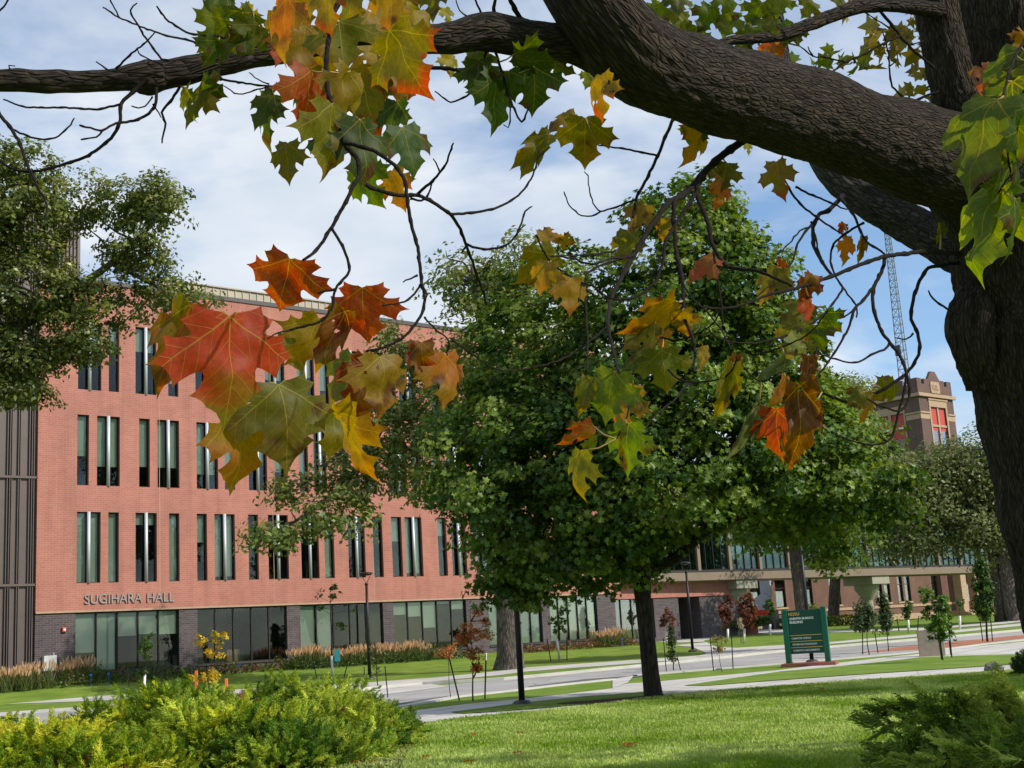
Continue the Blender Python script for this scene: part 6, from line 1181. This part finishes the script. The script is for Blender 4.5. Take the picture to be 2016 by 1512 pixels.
# --- leaves: base px, tip px, visible width px, colouring, curl
LS = [
 (572, 508, 536, 612, 172, 'red', .5), (377, 600, 293, 776, 92, 'leftred', 1.1), (452, 622, 456, 836, 218, 'redgreen', .3), (552, 756, 578, 926, 198, 'olive', .3), (480, 800, 466, 972, 118, 'ochre', .5), (713, 566, 711, 674, 150, 'red', .4), (634, 630, 574, 728, 74, 'ochre', .8), (678, 612, 622, 734, 56, 'rust', 1.6), (735, 712, 690, 820, 118, 'rust', 1.0), (752, 702, 750, 824, 112, 'ochre', .6), (698, 706, 640, 798, 96, 'olive', .5), (668, 800, 722, 960, 96, 'ochre', .8), (660, 800, 655, 905, 98, 'olive', .6), (830, 674, 836, 764, 68, 'rust', 1.0), (879, 698, 890, 806, 84, 'orange', .6), (470, 628, 530, 664, 66, 'olive', .6), (440, 756, 458, 836, 52, 'brown', 1.3), (700, 800, 736, 858, 42, 'rust', 1.2), (565, 655, 600, 735, 60, 'olive', .9),
 (560, -10, 548, 124, 104, 'orange', .5), (602, 50, 592, 150, 120, 'ochrered', .6), (612, 140, 604, 262, 84, 'red', .6), (708, 138, 738, 274, 172, 'olivered', .3), (690, 140, 655, 252, 74, 'ochrered', .6), (767, 60, 838, 196, 150, 'olivered', .4), (666, 42, 684, 146, 156, 'olive', .4), (770, -50, 772, 66, 120, 'ochre', .4), (700, -60, 690, 66, 130, 'olive', .4), (640, -50, 636, 76, 120, 'ochrered', .4), (822, 20, 838, 130, 70, 'ochrered', .7), (735, 20, 765, 110, 90, 'ochre', .5), (560, 60, 552, 130, 70, 'salmon', .6), (580, -20, 600, 70, 110, 'ochre', .5), (800, -30, 812, 60, 100, 'olive', .5), (536, 20, 530, 96, 60, 'ochrered', .7), (735, 90, 770, 190, 110, 'ochrered', .5), (640, 70, 650, 150, 100, 'olive', .5), (600, 110, 640, 180, 80, 'ochre', .6), (800, 110, 790, 210, 90, 'ochrered', .6), (860, -30, 850, 40, 70, 'olive', .5),
 (538, 186, 500, 254, 92, 'green', .4), (566, 281, 565, 362, 90, 'olive', .4), (652, 205, 656, 352, 88, 'olive', .5), (706, 236, 724, 372, 118, 'dgreen', .4), (792, 250, 822, 348, 104, 'dgreen', .4), (772, 336, 796, 416, 84, 'ochre', .4), (702, 330, 752, 410, 96, 'green', .5), (522, 180, 520, 302, 74, 'green', .6), (600, 168, 588, 238, 66, 'green', .6), (640, 260, 640, 330, 90, 'dgreen', .5), (780, 200, 760, 290, 80, 'dgreen', .5), (620, 232, 660, 290, 70, 'dgreen', .5),
 (446, -14, 402, 30, 86, 'green', .5), (452, 40, 392, 104, 94, 'yg', .5), (482, 58, 428, 116, 84, 'green', .5), (500, 26, 452, 84, 70, 'green', .6), (412, 164, 356, 244, 88, 'olive', .6), (398, 160, 444, 190, 64, 'green', .7), (366, 172, 376, 240, 52, 'yg', .7), (474, 16, 482, 88, 70, 'yellow', .5), (510, 50, 470, 110, 70, 'yg', .5), (430, 80, 400, 130, 60, 'green', .6),
 (962, 104, 908, 152, 84, 'yg', .5), (942, 118, 936, 194, 92, 'green', .5), (976, 148, 976, 262, 86, 'dgreen', .5), (1050, 132, 1062, 220, 124, 'dgreen', .3), (1012, 108, 1094, 132, 56, 'green', .5), (882, 106, 886, 152, 42, 'yellow', .5), (874, 16, 886, 48, 32, 'yellow', .6), (1000, 140, 1010, 200, 70, 'green', .6), (1090, 120, 1130, 150, 40, 'green', .6),
 (1152, 232, 1152, 326, 136, 'olive', .25), (1132, 224, 1072, 256, 56, 'ochre', .6), (1082, 264, 1008, 330, 44, 'olive', 1.2), (1182, 148, 1176, 238, 50, 'ochrered', .7), (1162, 138, 1156, 176, 44, 'yg', .6), (1060, 280, 1030, 350, 40, 'olive', 1.2),
 (1300, 4, 1290, 40, 52, 'yg', .5), (1340, 22, 1330, 80, 72, 'yg', .5), (1400, 12, 1380, 66, 72, 'green', .5), (1442, 24, 1420, 74, 66, 'yg', .5), (1500, 4, 1480, 50, 72, 'green', .5), (1520, 36, 1490, 80, 64, 'yg', .5), (1562, 44, 1540, 90, 56, 'green', .5), (1602, 4, 1580, 36, 52, 'yg', .5), (1656, -16, 1664, 46, 44, 'green', .5), (1372, 52, 1366, 90, 64, 'yg', .5), (1334, -10, 1330, 36, 72, 'green', .5), (1482, 52, 1470, 96, 60, 'yg', .5), (1572, 52, 1570, 88, 50, 'green', .5), (1508, 66, 1536, 120, 56, 'salmon', .8), (1420, -16, 1440, 30, 70, 'yg', .5), (1540, -10, 1530, 36, 60, 'yg', .5), (1450, 88, 1480, 104, 50, 'yg', .5),
 (1392, 244, 1346, 330, 70, 'ochre', .5), (1432, 322, 1416, 380, 74, 'olive', .5), (1420, 352, 1412, 416, 56, 'salmon', .6), (1528, 318, 1540, 396, 60, 'ochrered', .7), (1470, 280, 1476, 306, 24, 'yellow', .5), (1372, 246, 1360, 290, 64, 'yg', .5),
 (1058, 462, 1112, 470, 54, 'ochre', .4), (1100, 470, 1134, 480, 36, 'ochre', .6), (1092, 500, 1020, 564, 92, 'olive', .4), (1078, 516, 1060, 580, 66, 'ochre', .5), (1126, 548, 1124, 622, 76, 'ochre', .3), (1272, 404, 1236, 462, 64, 'ochre', .5), (1236, 454, 1226, 522, 66, 'olive', .5), (1312, 428, 1300, 474, 38, 'ochre', .7), (1408, 508, 1350, 552, 50, 'salmon', .5), (1328, 592, 1226, 668, 78, 'ochre', .4), (1344, 610, 1350, 664, 54, 'ochre', .5), (1292, 640, 1220, 684, 62, 'olive', .5), (1302, 690, 1316, 774, 116, 'olive', .3), (1282, 684, 1226, 724, 64, 'green', .5), (1290, 650, 1310, 690, 42, 'orange', .7),
 (1210, 732, 1186, 832, 124, 'yg', .3), (1238, 834, 1230, 938, 92, 'yg', .4), (1166, 838, 1104, 884, 52, 'salmon', .6), (1142, 888, 1126, 978, 56, 'olive', .7), (1170, 858, 1158, 910, 34, 'yg', .8), (1246, 760, 1210, 850, 70, 'ochre', .5), (1160, 745, 1142, 820, 46, 'olive', 1.0), (1235, 825, 1250, 860, 50, 'yg', .7),
 (1386, 682, 1384, 734, 32, 'ochre', .7), (1442, 716, 1410, 830, 48, 'olive', .9), (1450, 698, 1444, 742, 28, 'rust', 1.0), (1532, 528, 1500, 602, 62, 'olive', .6), (1548, 518, 1522, 536, 34, 'salmon', .8), (1602, 542, 1580, 598, 54, 'rust', .9), (1592, 588, 1592, 638, 44, 'red', .6), (1592, 598, 1538, 644, 72, 'olive', .5), (1582, 638, 1548, 712, 84, 'olive', .5), (1622, 616, 1656, 656, 48, 'dgreen', .5), (1606, 640, 1618, 690, 60, 'green', .6), (1548, 706, 1488, 752, 28, 'greygreen', 1.2), (1546, 742, 1514, 812, 44, 'orange', .8), (1576, 758, 1580, 922, 66, 'brown', 1.8), (1592, 700, 1590, 764, 34, 'brown', 1.6), (1602, 790, 1600, 860, 36, 'brown', 1.5), (1526, 806, 1536, 910, 90, 'redgreen', .5), (1492, 798, 1434, 912, 30, 'greygreen', 1.2), (1560, 850, 1560, 925, 50, 'ochrered', 1.2), (1555, 660, 1590, 700, 56, 'yg', .6),
 (1668, 466, 1664, 524, 52, 'orange', .4), (1700, 466, 1690, 520, 22, 'ochre', .9), (1662, 440, 1652, 460, 22, 'red', 1.0), (1852, 440, 1846, 480, 18, 'yg', 1.0),
 (1962, 196, 1888, 376, 130, 'yg', .5), (1992, 160, 1962, 350, 120, 'green', .5), (1984, 320, 1964, 486, 118, 'green', .5), (1962, 370, 1906, 546, 78, 'yg', .8), (2012, 96, 1962, 206, 90, 'green', .6), (1962, 130, 1922, 186, 62, 'salmon', .8), (2004, 392, 1992, 516, 84, 'green', .6), (2014, 62, 2002, 110, 44, 'ochre', .7), (2020, 230, 2000, 380, 100, 'dgreen', .5), (2020, 120, 2005, 240, 90, 'green', .5),
 (1718, 776, 1696, 838, 54, 'ochre', .5), (1762, 756, 1722, 790, 60, 'olive', .6), (1700, 770, 1668, 800, 50, 'olive', .6)]
LS.sort(key=lambda l: -max(math.hypot(l[2] - l[0], l[3] - l[1]), l[4] / 1.3))
def leaf_mesh(l, seed):
    bx_, by_, tx, ty, wv, sch, curl = l; r_ = np.random.RandomState(seed); Lp = math.hypot(tx - bx_, ty - by_); s_ = max(Lp / 1.05, wv / 1.42)
    k_ = np.argmin(((SX - [bx_, by_]) ** 2).sum(1)); dist = math.hypot(*(SX[k_] - [bx_, by_])); at = None
    if dist < 75: d = SAMP[k_][2] + r_.uniform(-.06, .06); at = SAMP[k_][3]
    else: d = min(max(.13 * FPX / s_, 1.5), 5.5)
    if not .075 < s_ * d / FPX < .24: d = min(max(.13 * FPX / s_, 1.4), 6.0); at = at if at is not None and abs(d - SAMP[k_][2]) < .5 else None
    S = s_ * d / FPX * 1.04; ca_ = min(1, Lp / 1.05 / s_); cb3 = min(1, wv / 1.42 / s_)
    x, y = LV[:, 0].copy(), LV[:, 1].copy(); ang = r_.normal(0, .05)
    bend = r_.normal(0, .07); x = x + bend * y * y; x = np.where(x > 0, x * r_.uniform(.9, 1.1), x * r_.uniform(.9, 1.1)); y = y * (1 + r_.normal(0, .05) * np.sign(x) * np.abs(x))
    nz = np.array([noise.noise(Vector((a * 2.6 + seed * 3.1, b * 2.6, 0))) for a, b in zip(x, y)]); nz2 = np.array([noise.noise(Vector((a * 7 + seed, b * 7, 5))) for a, b in zip(x, y)])
    rr = np.hypot(x, y - .3); z = -curl * .28 * x * x * (1 if r_.rand() < .7 else -1) - curl * .16 * (y - .2) ** 2 + nz * (.045 + .15 * curl) + nz2 * .022 * (1 + 2.2 * max(0, curl - .7)); tipd = np.clip(rr - .45, 0, 1); z -= tipd ** 1.3 * (.5 * curl + .15) * (1 + nz * 2)
    if curl > .85: # rolled edges
        a = x * curl * 1.9; x = np.sin(a) / (curl * 1.9) * 1.0; z = z + (1 - np.cos(a)) / (curl * 1.9) * .9
        x *= wv / 1.42 / s_ / max(.15, (x.max() - x.min()) / 1.42) if cb3 < .9 else 1; cb3 = 1
    c1, c2, mode = SCH[sch]; rad = np.hypot(LV[:, 0], LV[:, 1]); e = {'n': .5 + nz * 1.5, 't': (rad - .45) * 1.8 + nz * .9, 'T': (rad - .62) * 3.2 + nz * 1.1, 'b': (LV[:, 1] < .4) * .3 + (LV[:, 0] > .05) * .5 + nz * .8}[mode]
    e = np.clip(e, 0, 1)[:, None]; e = e * e * (3 - 2 * e); col = np.array(c1) * (1 - e) + np.array(c2) * e; hue = r_.uniform(.88, 1.12, 3); col = np.clip(col * hue, .01, .8)
    ax = np.array([tx - bx_, by_ - ty]) / Lp; yd = _X * ax[0] + _Y * ax[1]; xd = _X * ax[1] - _Y * ax[0]; sg_ = 1 if r_.rand() < .6 else -1
    yv = yd * ca_ + _F * math.sqrt(max(0, 1 - ca_ * ca_)) * sg_; xv = xd * cb3 + _F * math.sqrt(max(0, 1 - cb3 * cb3)) * (1 if r_.rand() < .5 else -1); zv = np.cross(xv, yv); zv /= np.linalg.norm(zv)
    B = np.array(P(bx_, by_, d)); W_ = B + S * (x[:, None] * xv + y[:, None] * yv + z[:, None] * zv)
    LFk = LF
    if r_.rand() < .5:
        fc_ = LV[LF].mean(1); hn = np.array([noise.noise(Vector((a * 8 + seed * 1.7, b * 8, 9))) for a, b in fc_]); k2 = hn < r_.uniform(.40, .55)
        if k2.mean() > .972: LFk = LF[k2]
    if r_.rand() < .6:
        bn = np.array([noise.noise(Vector((a * 3.2 + seed, b * 3.2, 3))) for a, b in LV]) + (rad - .6) * .5; bl_ = np.clip((bn - .30) * 7, 0, .8)[:, None]; col = col * (1 - bl_) + np.array([.09, .035, .015]) * bl_
    me = np_mesh('leaf', W_ - np.array(FO), LFk, c4(col), True, np.stack([LV[:, 0], LV[:, 1], np.full(len(LV), seed * .37)], 1))
    pet = None
    if at is not None:
        a = Vector(W_[np.argmin(LV[:, 0] ** 2 + LV[:, 1] ** 2)]); m_ = at.lerp(a, .5) + Vector((0, 0, -.08 * (at - a).length)); 
        if (at - a).length > .004: pet = [(at - FO, .0011 * d / 1.6 + .0003), (m_ - FO, .0009 * d / 1.6 + .0003), (a - FO, .0009 * d / 1.6 + .0003)]
    return me, pet, (W_, c4(col))
pets = []; rest = []
for i, l in enumerate(LS):
    me, pet, dat = leaf_mesh(l, i)
    if pet: pets.append(pet)
    if i < 100: link('leaf', me, M['leaf'], fm)
    else: rest.append((dat, i))
V = np.concatenate([r_[0][0] for r_ in rest]) - np.array(FO); C2 = np.concatenate([r_[0][1] for r_ in rest]); F2 = np.concatenate([LF + i * len(LV) for i in range(len(rest))]); A2 = np.concatenate([np.stack([LV[:, 0], LV[:, 1], np.full(len(LV), r_[1] * .37)], 1) for r_ in rest])
link('small_leaves', np_mesh('small_leaves', V, F2, C2, True, A2), M['leaf'], fm, kind='stuff')
M['petiole'] = mat('leaf_stalk', (.30, .20, .06), .6, noise_=.2, nscale=40)
tube_mesh('leaf_stalks', pets, M['petiole'], fm, 6, kind='stuff')
# unseen rest of the crown, shaped overhead and aside to shade limb and leaves
def outside(q_):
    r_ = q_ - CAM; f_ = r_ @ _F
    if f_ < .2: return abs(r_[0]) + abs(r_[1]) > 1.2
    x, y = 1008 + FPX * (r_ @ _X) / f_, 756 - FPX * (r_ @ _Y) / f_; mg = .75 * FPX / f_
    return not (-mg < x < 2016 + mg and -mg < y < 1512 + mg)
fc = [(np.array([6.0, 3.5, 6.2]), np.array([4.6, 4.6, 2.8])), (np.array([4.2, 1.5, 5.0]), np.array([3.5, 3.5, 2.2])), (np.array([6.5, 5.0, 4.8]), np.array([3.0, 2.2, 2.0])), (np.array([2.2, 3.2, 7.4]), np.array([3.2, 2.4, 1.4])), (np.array([4.2, -1.2, 5.4]), np.array([3.2, 3.0, 2.2]))]
crown('crown', fc, 800, 28, .5, .17, M['leaf_bg'], fm, [(.08, .13, .02), (.12, .15, .02), (.22, .17, .03)], 91, MAPLE_T, MAPLE_F, shell=.2, keep=outside)
fm.children[-1]['kind'] = 'stuff'; fm.children[-1].location = -FO
# fallen leaves on the lawn
for i, (x, y, sch, lab) in enumerate([(931, 1452, 'ochre', 'pale fallen leaf on the lawn, the farthest left of the scatter'), (1234, 1474, 'red', 'red-orange fallen leaf lying in the middle of the sunlit lawn'), (1022, 1490, 'ochre', 'tan fallen leaf on the lawn near the bottom edge'), (838, 1498, 'orange', 'orange fallen leaf on the grass beside the mulch'), (921, 1507, 'ochre', 'tan fallen leaf cut by the bottom edge of the lawn'), (810, 1472, 'salmon', 'pinkish fallen leaf at the edge of the mulch'), (777, 1480, 'red', 'large red fallen leaf on the mulch under the juniper'), (700, 1508, 'orange', 'orange fallen leaf in the mulch litter at the bottom'), (735, 1506, 'ochre', 'tan fallen leaf in the mulch litter at the bottom'), (1616, 1361, 'ochre', 'lone tan fallen leaf in the shaded band of lawn'), (1023, 1449, 'brown', 'small brown fallen leaf on the lawn above the tan one')]):
    p = G(x, y); r_ = np.random.RandomState(i + 50); nz = np.array([noise.noise(Vector((a * 3, b * 3, i))) for a, b in LV]); c1, c2, _m = SCH[sch]; e = np.clip(.5 + nz * 1.5, 0, 1)[:, None]
    s_ = .14 * (1.35 if 'large' in lab else 1); me = np_mesh('fallen_leaf', np.stack([LV[:, 0] * s_, (LV[:, 1] - .4) * s_, (.28 * LV[:, 0] ** 2 + nz * .25 + .12) * s_ + .035], 1), LF, c4(np.array(c1) * (1 - e) + np.array(c2) * e), True, np.stack([LV[:, 0], LV[:, 1], np.full(len(LV), i)], 1))
    o = link('fallen_leaf', me, M['leaf'], label=lab, cat='fallen leaf', group='fallen maple leaves on the lawn'); o.location = p; o.rotation_euler = (r_.uniform(.1, .5), 0, r_.uniform(0, 6.3))
